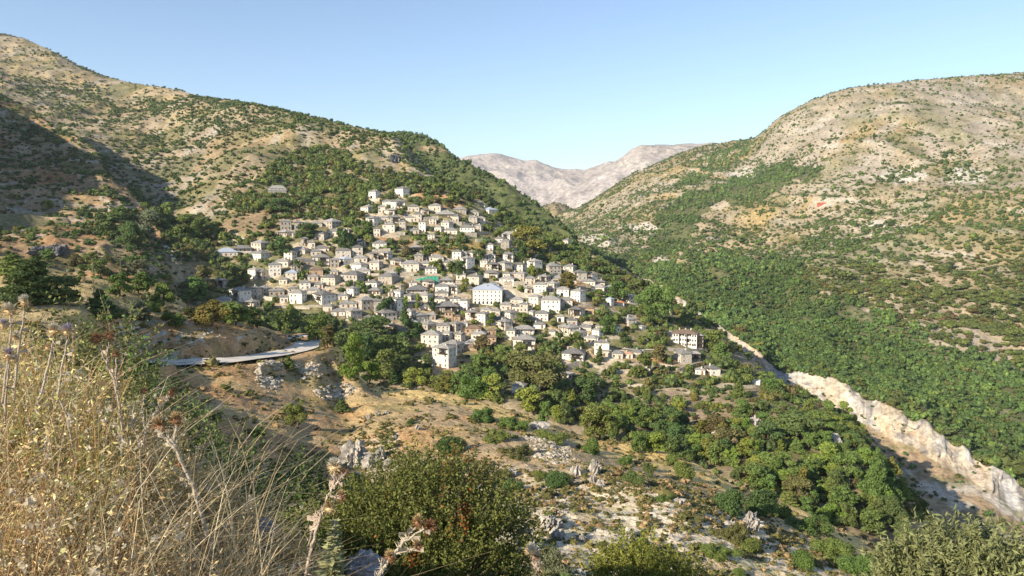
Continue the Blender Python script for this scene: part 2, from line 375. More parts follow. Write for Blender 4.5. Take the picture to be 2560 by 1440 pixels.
# relief on top
def relief(h, a1, s1, a2, s2, a3=0, s3=6, seed=0, cut=1.0):
    e = np.clip((h.K-1-h.T)/.25, 0, 1)*np.clip(h.T/.2+.3, .3, 1)          # calm at the skyline
    n = a1*fbm(h.X/s1, h.Y/s1, 4, seed)+a2*(ridged(h.X/s2, h.Y/s2, 4, seed+9)-.6)
    if a3: n = n+a3*fbm(h.X/s3, h.Y/s3, 3, seed+20)
    h.Z = h.Z+n*np.maximum(e, .12)
relief(hA, .10, 1.2, .05, .4, seed=3)
relief(hB, .9, 14, .45, 5, .17, 1.5, seed=5)
relief(hL, 16, 130, 9, 55, 1.2, 9, seed=15)
v = np.clip((hC.PY-480)/120, 0, 1)*np.clip((hC.PX-450)/150, 0, 1)        # calmer ground under the village
n = (1-.86*v)*(20*fbm(hC.X/190, hC.Y/190, 4, 31)+15*(ridged(hC.X/95, hC.Y/130, 4, 40)-.6)+1.6*fbm(hC.X/13, hC.Y/13, 3, 50))
hC.Z = hC.Z+n*np.maximum(np.clip((hC.K-1-hC.T)/.35, 0, 1), .10)
relief(hD, 22, 150, 18, 70, 2.5, 12, seed=61)
lowR = np.clip((hR.T-3)/.6, 0, 1)
n = lowR*(34*fbm(hR.X/330, hR.Y/330, 4, 71)+22*(ridged((hR.X+hR.Y*.3)/140, (hR.Y-hR.X*.3)/260, 4, 80)-.6)+2.6*fbm(hR.X/22, hR.Y/22, 4, 90))
hR.Z = hR.Z+n*np.maximum(np.clip((hR.K-1-hR.T)/.4, 0, 1), .07)
cl = np.exp(-((hR.T-2.5)/.75)**2)                                        # broken cliff: ledges and clefts
k = 7*fbm(hR.PX/60, hR.Z/9, 4, 95)+7*(ridged(hR.PX/85, hR.Z/60, 3, 97)-.6)
k = k+4*(ridged(hR.PX/26, hR.Z/28, 4, 195)-.6)+2.5*fbm(hR.PX/9, hR.Z/7, 3, 196)
hR.Y = hR.Y+cl*k*1.3; hR.X = hR.X+cl*k*.5
hR.Z = hR.Z+np.exp(-((hR.T-3)/.3)**2)*5*fbm(hR.PX/34, hR.PX*0, 5, 98)
tl = np.clip(2-hR.T, 0, 1)*np.clip(hR.T, 0, 1)
hR.Z = hR.Z+tl*(7*fbm(hR.X/30, hR.Y/30, 4, 99))
relief(hK, 20, 160, 20, 90, 3, 20, seed=101)
relief(hE, 130, 1300, 110, 520, 12, 80, seed=111)
relief(hF, 110, 1500, 130, 700, 12, 80, seed=121)
for h in SHEETS.values(): finish(h)
ORDER = ['A', 'B', 'L', 'C', 'D', 'R', 'K', 'E', 'F']
def hit(px, py, keys):
    """first point of the land seen at a photo pixel -> (x, y, z, sheet)"""
    for key in keys:
        h = SHEETS[key]
        if not (h.px[0] <= px <= h.px[-1]): continue
        j = int(round((px-h.px[0])/(h.px[1]-h.px[0]))); q = h.QY[:, j]; m = np.nonzero(q[6:] <= py)[0]
        if len(m) == 0: continue
        i = m[0]+6; f = 0.0
        if i > 6: f = np.clip((q[i-1]-py)/max(q[i-1]-q[i], 1e-6), 0, 1); 
        D = h.Y[i-1, j]*(1-f)+h.Y[i, j]*f if i > 0 else h.Y[i, j]
        x, y, z = unproj(px, py, D)
        return float(x), float(y), float(z), key
    return None
def ground_z(x, y, key):
    h = SHEETS[key]; z = -0.02*y
    for _ in range(3):
        px, _py = proj(x, y, z); j = int(np.clip(round((px-h.px[0])/(h.px[1]-h.px[0])), 0, len(h.px)-1))
        z = float(np.interp(y, h.Y[:, j], h.Z[:, j]))
    return z

# ============================================================ VILLAGE
plain('wall_white', (.74,.69,.60), var=.14, scale=1.6, vor=2.2, rand=.08, bump=.3)
plain('wall_pale', (.60,.54,.445), var=.25, scale=1.0, vor=2.4, rand=.20, bump=.4)
plain('wall_grey', (.40,.36,.30), var=.3, scale=1.0, vor=2.2, rand=.2, bump=.5)
plain('wall_brown', (.42,.30,.20), var=.2, scale=1.0, vor=2.2, rand=.08, bump=.4)
plain('slate', (.27,.255,.23), var=.3, scale=1.0, vor=2.0, rand=.30, bump=.5, rough=.8)
plain('slate_dark', (.20,.195,.18), var=.3, scale=1.0, vor=2.0, rand=.25, bump=.5, rough=.8)
plain('slate_brown', (.23,.17,.115), var=.25, scale=1.0, vor=2.0, rand=.14, bump=.5, rough=.8)
plain('roof_metal', (.40,.44,.50), var=.08, scale=.5, rough=.45, spec=.4)
plain('roof_red', (.45,.20,.10), var=.25, scale=1.5, vor=2.5, bump=.4)
plain('rusty_sheet', (.46,.27,.18), var=.35, scale=1.2, rough=.7)
plain('glass_dark', (.028,.032,.038), rough=.12, spec=.5, var=.1)
plain('wood_dark', (.10,.065,.04), var=.25, scale=4)
plain('wood_brown', (.21,.12,.065), var=.25, scale=4)
plain('frame_white', (.62,.58,.5), var=.08)
plain('stone_wall', (.47,.41,.32), var=.28, scale=.8, vor=1.8, rand=.12, bump=.6)
plain('pale_stone', (.62,.55,.44), var=.2, scale=.8, vor=1.8, bump=.5)
plain('iron', (.06,.06,.06), rough=.6, var=.2)

def mesh_box(name, mat, x0, x1, y0, y1, z0, z1): return MB().box(x0, x1, y0, y1, z0, z1).mesh(name, MATS[mat])
def hip_mesh(a, b, over, rise, thick, mats, name='roof', gable=False):
    """low stone-slate roof with a real eave thickness"""
    m = MB(); A, B = a/2+over, b/2+over
    if A >= B: r = A if gable else A-B*.92; R0, R1 = (-r, 0), (r, 0)
    else: r = B if gable else B-A*.92; R0, R1 = (0, -r), (0, r)
    t = thick; V = [(-A,-B,-t),(A,-B,-t),(A,B,-t),(-A,B,-t),(-A,-B,0),(A,-B,0),(A,B,0),(-A,B,0),(R0[0],R0[1],rise),(R1[0],R1[1],rise)]
    F = [(0,3,2,1),(0,1,5,4),(1,2,6,5),(2,3,7,6),(3,0,4,7)]
    if A >= B: F += [(4,5,9,8),(6,7,8,9),(5,6,9),(7,4,8)]
    else: F += [(5,6,9,8),(7,4,8,9),(4,5,8),(6,7,9)]
    m.add(V, F)
    rr = .16                                        # ridge cap
    m.tube([(R0[0],R0[1],rise),(R1[0],R1[1],rise)], rr, 5)
    return m.mesh(name, MATS[mats] if isinstance(mats, str) else mats)
# shared unit meshes
def arch_mesh(name, mats, w=1., h=1., d=.08, n=8):
    pts = [(-w/2, 0), (w/2, 0)]+[(w/2*cos(math.pi*k/n), h-w/2+w/2*sin(math.pi*k/n)) for k in range(n+1)]
    m = MB(); k = len(pts); V = [(x, 0, z) for x, z in pts]+[(x, -d, z) for x, z in pts]
    F = [tuple(range(k, 2*k))]+[(i, (i+1) % k, k+(i+1) % k, k+i) for i in range(k)]
    return m.add(V, F).mesh(name, mats)
def window_mesh():
    m = MB()
    m.box(-.5, .5, -.05, .02, 0, 1, 0)              # dark pane
    for x in (-.56, .5): m.box(x, x+.06, -.09, .02, 0, 1.0, 1)
    m.box(-.56, .56, -.09, .02, 1.0, 1.07, 1); m.box(-.64, .64, -.16, .02, -.08, 0, 1)
    m.box(-.02, .02, -.075, -.05, 0, 1, 1)
    return m.mesh('window', [MATS['glass_dark'], MATS['frame_white']])
def window_wood_mesh():
    m = MB()
    m.box(-.5, .5, -.05, .02, 0, 1, 0)
    for x in (-.58, .5): m.box(x, x+.08, -.1, .02, 0, 1.0, 1)
    m.box(-.58, .58, -.1, .02, 1.0, 1.08, 1); m.box(-.64, .64, -.16, .02, -.08, 0, 1)
    return m.mesh('window', [MATS['glass_dark'], MATS['wood_dark']])
ME_WIN, ME_WINW = window_mesh(), window_wood_mesh()
ME_ARCHW = arch_mesh('arched_window', MATS['glass_dark'], 1, 1.6, .06)
ME_ARCH = arch_mesh('arched_doorway', MATS['glass_dark'], 2.0, 2.7, .06)
ME_DOOR = MB().box(-.5, .5, -.06, .02, 0, 2.1).box(-.6, -.5, -.1, .02, 0, 2.2).box(.5, .6, -.1, .02, 0, 2.2).box(-.5, .5, -.1, .02, 2.1, 2.2).mesh('door', MATS['wood_brown'])
ME_CHIM = MB().box(-.35, .35, -.35, .35, -1.2, 1.0).box(-.45, .45, -.45, .45, 1.0, 1.12).box(-.28, .28, -.28, .28, 1.12, 1.35).box(-.42, .42, -.42, .42, 1.35, 1.45).mesh('chimney', MATS['wall_pale'])
HBOX = []                    # image boxes of buildings (px0, py0, px1, py1, depth)
FOOT = []                    # footprints, to level the ground
REG = []                     # things still waiting for their label: (object, phrase, px, py)
LM = []                      # landmarks (phrase, px, py)
def terrace(cx, cy, a, b, rot, z, ex=.9): FOOT.append((cx, cy, a/2+ex, b/2+ex, rot, z))
NSTO = ['', 'one-storey', 'two-storey', 'three-storey', 'four-storey']
def house(u0, uc, u1, ve, vb, fl='', label=None, lm=None, ncol=None, bscale=1.0, name='stone_house'):
    """walls from the pixels of the left, corner and right edges, of the eaves and of the foot of the corner"""
    rs = random.Random(int(uc*13+vb*7))
    u0 = uc-(uc-u0)*1.12; u1 = uc+(u1-uc)*1.12; ve = vb-(vb-ve)*1.04        # eaves overhang the walls
    hp = hit(uc, vb, ['C'])
    if hp is None: return None
    x, y, z, _ = hp; D = y; k = D/FPX
    w1 = max(uc-u0, 2.0); w2 = max(u1-uc, 0.6)
    th = atan2(w2*1.25, w1); th = min(max(th, R(3)), R(68))
    a = w1*k/cos(th)
    b = w2*k/sin(th) if w2 > 2.5 else a*rs.uniform(.65, .85)
    b = min(max(b, .5*a), 1.5*a)*bscale; b = max(b, 4.2)
    h = max((vb-ve)*k, 2.3)
    rot = -(th+atan2(x, D))
    ax = np.array((cos(rot), sin(rot))); ay = np.array((-sin(rot), cos(rot)))
    c = np.array((x, y))-ax*a/2+ay*b/2
    root = empty(name, (c[0], c[1], z), (0, 0, rot))
    terrace(c[0], c[1], a, b, rot, z-.05)
    HBOX.append((min(u0, uc)-1, ve-5, u1+1, vb, D))
    wm = 'wall_white' if 'w' in fl else 'wall_grey' if 's' in fl else 'wall_brown' if 'n' in fl else 'wall_pale'
    rm = 'roof_metal' if 'm' in fl else 'roof_red' if 'r' in fl else 'rusty_sheet' if 'u' in fl else 'slate_brown' if 'n' in fl else rs.choice(['slate', 'slate', 'slate', 'slate_dark'])
    porch = 1.3 if 'o' in fl else 0
    W = MB()
    if porch:                                       # open front: wall set back, posts and a low wall
        W.box(-a/2, a/2, -b/2+porch, b/2, -4, h-.01)
        W.box(-a/2, -a/2+.5, -b/2, -b/2+porch, -4, h-.01); W.box(-a/2+.5, a/2, -b/2, -b/2+.3, -4, .8)
    else: W.box(-a/2, a/2, -b/2, b/2, -4, h-.01)
    W.build('wall', MATS[wm], root)
    over = .5 if h > 3.2 else .4
    rise = .40*(min(a, b)/2+over)*(1.0 if 'g' not in fl else 1.15)
    if 'x' not in fl:
        ro = obj('roof', hip_mesh(a, b, over, rise, .22, rm, gable='g' in fl), root, (0, 0, h+.22))
        nch = (2 if 'C' in fl else 1 if ('c' in fl or rs.random() < .62) else 0)
        for q in range(nch):
            obj('chimney', ME_CHIM, ro, ((-.3+.6*q if nch > 1 else rs.uniform(-.36, .36))*a, rs.choice([-.22, .24])*b, rise*.55), None, (1, 1, rs.uniform(.8, 1.2)))
    if porch:
        P = MB(); n = max(2, int(a/2.6))
        for i in range(n+1):
            px_ = -a/2+.2+(a-.4)*i/n; P.box(px_-.13, px_+.13, -b/2+.02, -b/2+.28, .8, h-.02)
            P.build('porch_post', MATS['wood_dark'], root); P = MB()
    nst = max(1, min(4, int(round(h/2.85)))); sh = h/nst
    wme = ME_WIN if ('w' in fl or rs.random() < .4) else ME_WINW
    ws = .78 if h > 3 else .66
    def row(n, L, side, s, z0):
        for i in range(n):
            if ncol is None and rs.random() < .22: continue
            p = -L/2+L*(i+.5)/n+(0 if ncol else rs.uniform(-.25, .25))
            if s == 0 and side == 0 and 'd' not in fl and i == n//2 and ncol is None: continue
            me = wme; sc = (ws, 1, 1.15 if sh > 2.7 else .85)
            if 'A' in fl and s == 0: me = ME_ARCHW; sc = (1.15, 1, 1.25)
            if side == 0: obj('window', me, root, (p, -b/2+porch, z0), None, sc)
            else: obj('window', me, root, (a/2, p, z0), (0, 0, math.pi/2), sc)
    n1 = ncol or max(1, int(round(a/3.3))); n2 = max(1, int(round(b/3.6)))
    for s in range(nst):
        z0 = s*sh+sh*.34
        row(n1, a-.6, 0, s, z0)
        if w2 > 2.0: row(n2, b-.8, 1, s, z0)
    if 'a' in fl: obj('arched_doorway', ME_ARCH, root, (rs.uniform(-.15, .2)*a, -b/2+porch, 0), None, (1, 1, min(1, h/3.2)))
    elif h > 2.4 and not ncol: obj('door', ME_DOOR, root, (-a/2+.3+(a-.6)*((n1//2)+.5)/n1, -b/2+porch, 0), None, (1, 1, min(1, (h-.1)/2.35)))
    if 'b' in fl:
        zb = (nst-1)*sh if nst > 1 else .1; bw = a*.55; bx = a*.14; P = MB()
        P.box(bx-bw/2, bx+bw/2, -b/2-1.5, -b/2+.01, zb-.15, zb)
        P.box(bx-bw/2, bx+bw/2, -b/2-1.5, -b/2-1.45, zb+.9, zb+.98)
        n = max(3, int(bw/.5))
        for i in range(n+1):
            q = bx-bw/2+bw*i/n; P.box(q-.025, q+.025, -b/2-1.5, -b/2-1.45, zb, zb+.9)
        for q in (bx-bw/2, bx+bw/2-.16):
            P.box(q, q+.16, -b/2-1.45, -b/2-1.3, zb, h+.05)
            if nst > 1: P.box(q, q+.16, -b/2-1.45, -b/2-1.3, 0, zb-.15)
        P.box(bx-bw/2-.2, bx+bw/2+.2, -b/2-1.75, -b/2-.45, h+.02, h+.12)
        P.build('balcony', MATS['wood_dark'], root)
        obj('balcony_door', mesh_box('balcony_door', 'glass_dark', bx-bw*.36, bx+bw*.36, -b/2-.04, -b/2+.02, zb+.02, zb+2.1), root)
    tag(root, label, 'house', 'stone houses of the hillside village')
    pcx, pcy = (u0+u1)/2, (ve+vb)/2
    if label is None:
        ph = NSTO[nst]+' '+{'wall_white': 'white', 'wall_pale': 'pale stone', 'wall_grey': 'grey stone', 'wall_brown': 'brown stone'}[wm]+' house'
        ph += {'m': ' with blue metal roof', 'r': ' with red roof', 'u': ' with rusty roof'}.get(next((q for q in 'mru' if q in fl), ''), ' with balcony' if 'b' in fl else ' with open porch' if porch else ' with arched door' if 'a' in fl else ' with slate roof')
        REG.append((root, ph, pcx, pcy))
    if lm: LM.append((lm, pcx, pcy))
    return root, a, b, h, z

T1 = lambda r: (480+r[0]/4, 480+r[1]/4, 480+r[2]/4, 440+r[3]/4, 440+r[4]/4)+tuple(r[5:])
T2 = lambda r: (840+r[0]/4, 840+r[1]/4, 840+r[2]/4, 440+r[3]/4, 440+r[4]/4)+tuple(r[5:])
T3 = lambda r: (1200+r[0]/4, 1200+r[1]/4, 1200+r[2]/4, 440+r[3]/4, 440+r[4]/4)+tuple(r[5:])
T4 = lambda r: (840+r[0]/4.8, 840+r[1]/4.8, 840+r[2]/4.8, 700+r[3]/4.8, 700+r[4]/4.8)+tuple(r[5:])
T5 = lambda r: (1240+r[0]/4.8, 1240+r[1]/4.8, 1240+r[2]/4.8, 700+r[3]/4.8, 700+r[4]/4.8)+tuple(r[5:])
T6 = lambda r: (1500+r[0]/4.8, 1500+r[1]/4.8, 1500+r[2]/4.8, 700+r[3]/4.8, 700+r[4]/4.8)+tuple(r[5:])
H1 = [(900,995,1000,460,540,'s'),(1035,1105,1105,465,530,'sa'),(1108,1180,1190,475,505,''),(1203,1300,1310,475,505,''),(1310,1400,1490,460,525,'s'),(1370,1470,1490,555,602,''),
 (1222,1320,1365,580,645,'s'),(865,935,1005,565,607,'o'),(1010,1080,1085,570,602,''),(1100,1160,1165,630,702,'b'),(1170,1230,1232,665,707,''),(605,690,770,675,748,''),
 (440,600,605,725,762,'o'),(260,460,470,762,803,'m','low blue grey roofed farmhouse on a white terrace at the village edge','blue roofed farmhouse'),(585,690,790,780,852,'w'),(1025,1130,1180,740,782,''),(1200,1290,1300,755,797,''),
 (1240,1370,1375,730,752,''),(930,1000,1045,770,842,''),(850,960,995,855,907,''),(785,890,895,890,997,'w'),(1035,1130,1135,835,867,''),(1225,1370,1385,815,887,'b'),
 (1125,1230,1232,850,892,'s'),(1390,1470,1475,840,912,'s'),(1465,1520,1600,835,887,'mbw'),(1635,1690,1750,815,857,''),(1590,1690,1750,890,947,'w'),(570,635,695,945,1032,'w'),
 (635,700,790,965,1036,'b'),(950,1050,1070,970,1037,'m'),(1190,1310,1320,940,992,'n'),(1305,1430,1495,1020,1092,''),(1510,1650,1740,995,1085,'s','long three-storey grey house with rows of windows in the village centre','long grey house'),
 (235,320,360,1050,1117,'b'),(390,475,580,1155,1257,'wb','tall white house with two bays at the lower left edge of the village','tall white edge house'),(583,660,700,1130,1227,''),(970,1040,1050,1130,1192,''),(990,1100,1145,1175,1277,'w'),
 (1165,1280,1285,1140,1172,''),(1215,1300,1425,1195,1287,'bw'),(1555,1615,1670,1130,1207,'w'),(1230,1310,1320,1085,1122,''),(890,960,962,1210,1262,'w'),
 (540,600,670,1265,1312,'o'),(255,390,400,1240,1272,''),(1640,1690,1740,655,690,''),(660,700,790,1130,1200,'s'),(1500,1570,1600,545,575,'s')]
H2 = [(335,395,435,160,225,'wa','narrow white tower house with arched door high above the village','high white tower house'),(598,670,735,130,207,'wa','square white house with large arch, highest on the hillside','highest square house'),
 (475,560,563,255,306,'w'),(565,690,700,260,330,'wb'),(255,320,375,315,367,''),(308,380,440,425,502,'wb'),(440,520,523,420,457,''),(525,640,645,415,472,'b'),(640,695,705,460,542,'s'),
 (705,785,788,415,457,''),(785,855,865,385,457,''),(480,585,600,490,562,''),(383,440,445,530,602,''),(835,895,905,465,562,'w','slim white three-storey tower house beside a dark tree, upper village','slim tower house'),
 (750,830,835,540,577,''),(990,1050,1080,515,562,''),(1095,1210,1225,545,582,''),(925,985,995,590,642,''),(1040,1125,1130,340,367,'w'),(1005,1190,1215,385,422,'o'),
 (1170,1225,1230,405,457,''),(1335,1410,1415,415,482,'s'),(1416,1490,1495,425,487,'a'),(1375,1490,1493,285,302,'o'),(1460,1530,1610,340,377,'m'),(1390,1450,1470,500,552,'s'),
 (380,505,515,675,737,'wa'),(235,295,300,660,692,''),(740,855,860,715,757,'ob'),(795,870,875,795,857,'s'),(670,830,835,880,957,'','wide cream house with two rows of windows above the green netting','wide cream house'),
 (850,950,955,875,922,''),(1085,1195,1200,865,907,''),(1170,1250,1260,760,832,'w'),(1260,1310,1313,770,812,''),(1316,1365,1410,770,817,''),(1250,1310,1380,830,927,'wab'),(1505,1570,1580,690,747,'w'),
 (1630,1690,1750,880,952,''),(195,310,315,820,862,''),(345,430,470,870,942,''),(200,340,350,950,992,''),(435,560,630,1010,1087,'s'),(500,600,620,975,1012,''),(740,810,815,1070,1102,''),
 (725,920,925,1140,1172,'o'),(1040,1170,1180,1045,1082,'wo'),(1005,1125,1130,1105,1162,'w'),(1131,1210,1255,1110,1182,'wb'),(1320,1430,1470,1010,1097,''),(1000,1100,1105,1175,1202,'')]
H3 = [(225,300,370,590,652,'g','gabled grey church with small bell turret beside a golden plane tree','gabled church'),(150,230,235,630,692,''),(215,290,310,655,747,'s'),(240,330,340,785,862,'wb'),(190,245,315,875,952,''),
 (475,545,615,860,947,'wb'),(640,690,800,905,972,'s'),(830,880,910,645,690,'','small pale house standing alone on the right shoulder of the hill','lone shoulder house'),(840,930,960,910,967,''),(935,975,1060,970,1042,'b'),(1065,1120,1170,990,1032,'b'),
 (1015,1150,1155,1060,1102,''),(1157,1245,1250,1060,1107,'b'),(1125,1240,1270,1120,1202,''),(1265,1350,1352,1115,1162,'b'),(915,1000,1050,1160,1262,'w'),(550,660,665,1090,1197,'w','tall white house with reddish loggia above the village wall','reddish loggia house'),
 (667,740,790,1080,1162,''),(235,300,308,980,1022,''),(310,358,360,975,1017,''),(362,440,470,980,1057,'s'),(460,550,555,1025,1082,''),(1420,1490,1570,1215,1272,''),(1575,1660,1680,1240,1287,'w'),
 (1260,1310,1335,1235,1302,'mw'),(1340,1440,1442,1275,1302,'r','low white shed with bright red roof on the right of the village','red roofed shed'),(495,580,620,1215,1307,''),(630,800,805,1245,1372,'aw','large white house with big arched doorway right of the school','big arched house'),
 (895,1000,1045,1340,1422,'ob'),(1050,1140,1145,1325,1382,'n'),(85,190,195,1085,1122,'')]
H4 = [(395,520,570,130,187,'o'),(630,680,685,150,197,''),(690,770,810,140,207,'w'),(825,900,975,195,267,''),(978,1100,1160,190,257,''),(1205,1345,1350,160,197,''),(1195,1310,1335,230,292,''),(1380,1490,1495,225,302,'w'),
 (1497,1575,1600,255,367,'w'),(1220,1470,1480,320,402,'ob'),(1315,1400,1405,390,492,'n'),(1410,1490,1495,440,492,'n'),(1565,1690,1700,390,482,'b'),(1702,1790,1845,415,552,'w'),(1745,1860,1865,360,412,''),
 (1870,1965,1975,370,442,''),(255,310,458,250,372,'s'),(462,545,548,255,377,'s'),(552,672,676,245,357,'a'),(680,735,815,240,372,'w'),(70,250,255,285,332,''),(110,180,300,380,482,'sa'),
 (475,560,715,405,502,'b'),(585,690,700,535,602,'b'),(935,970,1093,430,502,'s'),(1097,1195,1200,420,477,'s'),(990,1100,1218,540,602,'s'),(1222,1365,1370,550,637,''),(1374,1440,1510,530,632,'s'),
 (1512,1580,1590,515,592,''),(1565,1740,1745,585,642,'n'),(1040,1230,1275,665,822,'','tall windowless pale block house under a flat slate roof, lower village','tall blank house'),(1274,1360,1405,645,732,''),(1430,1500,1550,660,752,'g'),
 (1300,1450,1535,780,902,'b'),(1175,1350,1440,830,1062,'wb','tall white four-storey house at the lowest edge of the village','white four-storey house'),(1550,1690,1700,815,852,'n'),(1815,1920,1925,690,782,'n','small brown house with a dark brown roof beside a tree, lower village','brown roofed house'),(1825,1920,1925,610,662,'n')]
H5 = [(60,180,190,300,362,''),(200,288,290,320,387,''),(292,380,400,295,432,''),(85,170,270,400,472,''),(-60,170,180,500,542,''),(35,110,190,510,607,'b'),(397,440,460,385,452,''),(135,225,240,610,722,''),(243,455,460,595,692,'aowA'),
 (230,470,475,720,842,'wb'),(755,870,1000,580,662,'o'),(905,1010,1080,640,722,''),(640,710,715,620,662,''),(1010,1140,1150,570,612,''),(1205,1295,1300,560,597,''),(1415,1440,1460,560,632,'w'),(1520,1590,1675,480,557,''),
 (1700,1750,1785,570,607,'w'),(1195,1355,1360,760,912,'wC','tall plain white house with two chimneys above the lower trees','tall chimney house'),(1235,1380,1385,855,922,''),(1395,1520,1525,885,947,''),(1527,1638,1640,890,942,'u','low house with striped rusty red sheet roof','rusty striped house'),(1642,1740,1748,870,947,''),(1752,1830,1835,885,942,''),
 (815,1050,1070,890,982,'bwC'),(770,870,940,1130,1202,'sx','roofless ruined stone house in the shade below the village','roofless ruin'),(200,330,370,1275,1367,'w'),(190,320,345,1190,1242,''),(1800,1850,1855,1030,1127,'')]
H6 = [(890,970,1085,890,1002,'','square stone house with four windows in a row below the big hotel','four window house'),(1090,1200,1205,890,977,'bo'),(1155,1260,1265,1085,1137,'w'),(1260,1330,1430,1070,1152,'wb'),(790,855,860,375,422,''),(1830,1920,1925,1215,1262,'wx')]
for T, HS in ((T1,H1),(T2,H2),(T3,H3),(T4,H4),(T5,H5),(T6,H6)):
    for r in HS: house(*T(r))
house(1189.2, 1254.8, 1257, 726, 763.5, 'wmA', 'long white three-storey school with blue metal roof and rows of windows', 'white school', ncol=7, name='school')
# a bell turret on the gabled church belongs to it
def bell_turret():
    for o in COL.objects:
        if o.get('label', '').startswith('gabled grey church'):
            M = MB().box(-.9, .9, -.9, .9, 0, 9.5).box(-1.1, 1.1, -1.1, 1.1, 9.5, 9.7)
            M.add([(-1.1,-1.1,9.7),(1.1,-1.1,9.7),(1.1,1.1,9.7),(-1.1,1.1,9.7),(0,0,11)], [(0,1,4),(1,2,4),(2,3,4),(3,0,4)])
            M.build('bell_turret', MATS['wall_pale'], o, loc=(5.2, 3.4, 0)); return
bell_turret()

def big_root(name, px, py, rot, a, b, up, label, lmn):
    x, y, z, _ = hit(px, py, ['C']); root = empty(name, (x, y, z), (0, 0, rot-atan2(x, y)))
    tag(root, label, 'hotel' if name == 'hotel' else 'church')
    r = root.rotation_euler[2]
    terrace(x-sin(r)*b/2, y+cos(r)*b/2, a, b, r, z-.05, 2)
    k = y/FPX; HBOX.append((px-a/2/k-2, py-up/k, px+a/2/k+2, py, y)); LM.append((lmn, px, py-up/k/2))
    return root, k
# the hotel: bays that step forward, a stair wing on the left, balconies on the right
rt, k = big_root('hotel', 1718, 867, R(-4), 21, 11, 11, 'large white hotel with stepped bays, arched balcony door and stacked side balconies', 'big hotel')
hh = 9.0
MB().box(-9.6, 6.2, 0, 10, -4, hh).build('wall', MATS['wall_white'], rt)
MB().box(-9.6, -5.5, -1.6, -.002, -4, hh).box(-1.9, 1.0-1.6, -1.6, -.002, -4, hh).box(2.6, 6.2, -1.6, -.002, -4, hh).build('bay', MATS['wall_white'], rt)
MB().box(6.203, 10.2, .8, 9, -4, hh-1.2).build('balcony_wing', MATS['wall_pale'], rt)
ro = obj('roof', hip_mesh(16.6, 12.6, .5, 1.7, .25, 'slate_brown'), rt, (-1.7, 4.3, hh+.26))
for q in (-4, 0, 3.5): obj('chimney', ME_CHIM, ro, (q, .8, 1.2))
obj('wing_roof', hip_mesh(4.6, 9.2, .35, .8, .2, 'slate'), rt, (8.3, 4.4, hh-1.2+.21))
for s in range(3):
    z0 = s*3.0+1.0
    for x_, y_ in ((-8.4,-1.6),(-6.7,-1.6),(-4.6,0),(-2.8,0),(-1.2,-1.6),(.4,0),(1.8,0),(3.6,-1.6),(5.2,-1.6)):
        if s == 1 and abs(x_-.4) < .1: obj('arched_doorway', ME_ARCH, rt, (.5, 0, 3.1), None, (.9, 1, .95)); continue
        obj('window', ME_WIN, rt, (x_, y_, z0), None, (.95, 1, 1.4))
    P = MB(); P.box(6.4, 10.4, -.7, .79, s*2.9-.12+.1, s*2.9+.1)
    for i in range(9): P.box(6.4+.48*i, 6.46+.48*i, -.7, -.64, s*2.9+.1, s*2.9+1.0)
    P.box(6.4, 10.4, -.72, -.62, s*2.9+1.0, s*2.9+1.08)
    for q in (6.4, 10.2): P.box(q, q+.18, -.6, -.42, s*2.9+.1, s*2.9+2.75)
    P.build('balcony', MATS['wood_dark'], rt)
    obj('balcony_door', mesh_box('balcony_door', 'glass_dark', 6.9, 9.8, .76, .82, s*2.9+.12, s*2.9+2.2), rt)
ramp = MB(); ramp.add([(-20,0,-4),(-9.603,0,-4),(-9.603,7,-4),(-20,7,-4),(-20,0,2.4),(-9.603,0,6.4),(-9.603,7,6.4),(-20,7,2.4)], [(0,3,2,1),(0,1,5,4),(1,2,6,5),(2,3,7,6),(3,0,4,7)])
ramp.build('stair_wing', MATS['wall_pale'], rt)
rr = MB(); rr.add([(-20.5,-.5,2.25),(-9.61,-.5,6.45),(-9.61,7.3,6.45),(-20.5,7.3,2.25),(-20.5,-.5,2.55),(-9.61,-.5,6.75),(-9.61,7.3,6.75),(-20.5,7.3,2.55)], [(0,3,2,1),(4,5,6,7),(0,1,5,4),(1,2,6,5),(2,3,7,6),(3,0,4,7)])
rr.build('stair_roof', MATS['slate_dark'], rt)
for q in (-14, -11.6): obj('window', ME_WIN, rt, (q, 0, 1.2), None, (.95, 1, 1.3))
# the church above the village
rt, k = big_root('church', 694, 489, R(2), 16.5, 9, 9, 'white church with arcaded porch and slate roof, alone among trees above the village', 'white church')
MB().box(-7.5, 8, 1.6, 9, -4, 6.6).build('wall', MATS['wall_white'], rt)
ar = MB().box(-8.2, 8.0, 0, 1.597, -4, 4.6)
ar.build('porch', MATS['wall_pale'], rt)
for q in range(6): obj('arch', ME_ARCH, rt, (-6.9+2.5*q, 0, .2), None, (.85, 1, 1.0))
pr = MB(); pr.add([(-8.6,-.5,4.6),(8.4,-.5,4.6),(8.4,1.59,5.6),(-8.6,1.59,5.6),(-8.6,-.5,4.8),(8.4,-.5,4.8),(8.4,1.59,5.8),(-8.6,1.59,5.8)], [(0,3,2,1),(4,5,6,7),(0,1,5,4),(1,2,6,5),(2,3,7,6),(3,0,4,7)])
pr.build('porch_roof', MATS['slate'], rt)
obj('roof', hip_mesh(15.5, 7.4, .5, 3.0, .22, 'slate'), rt, (.25, 5.3, 6.83))
for q in range(4): obj('window', ME_WIN, rt, (-5+3.3*q, 1.6, 5.85), None, (.8, 1, .55))

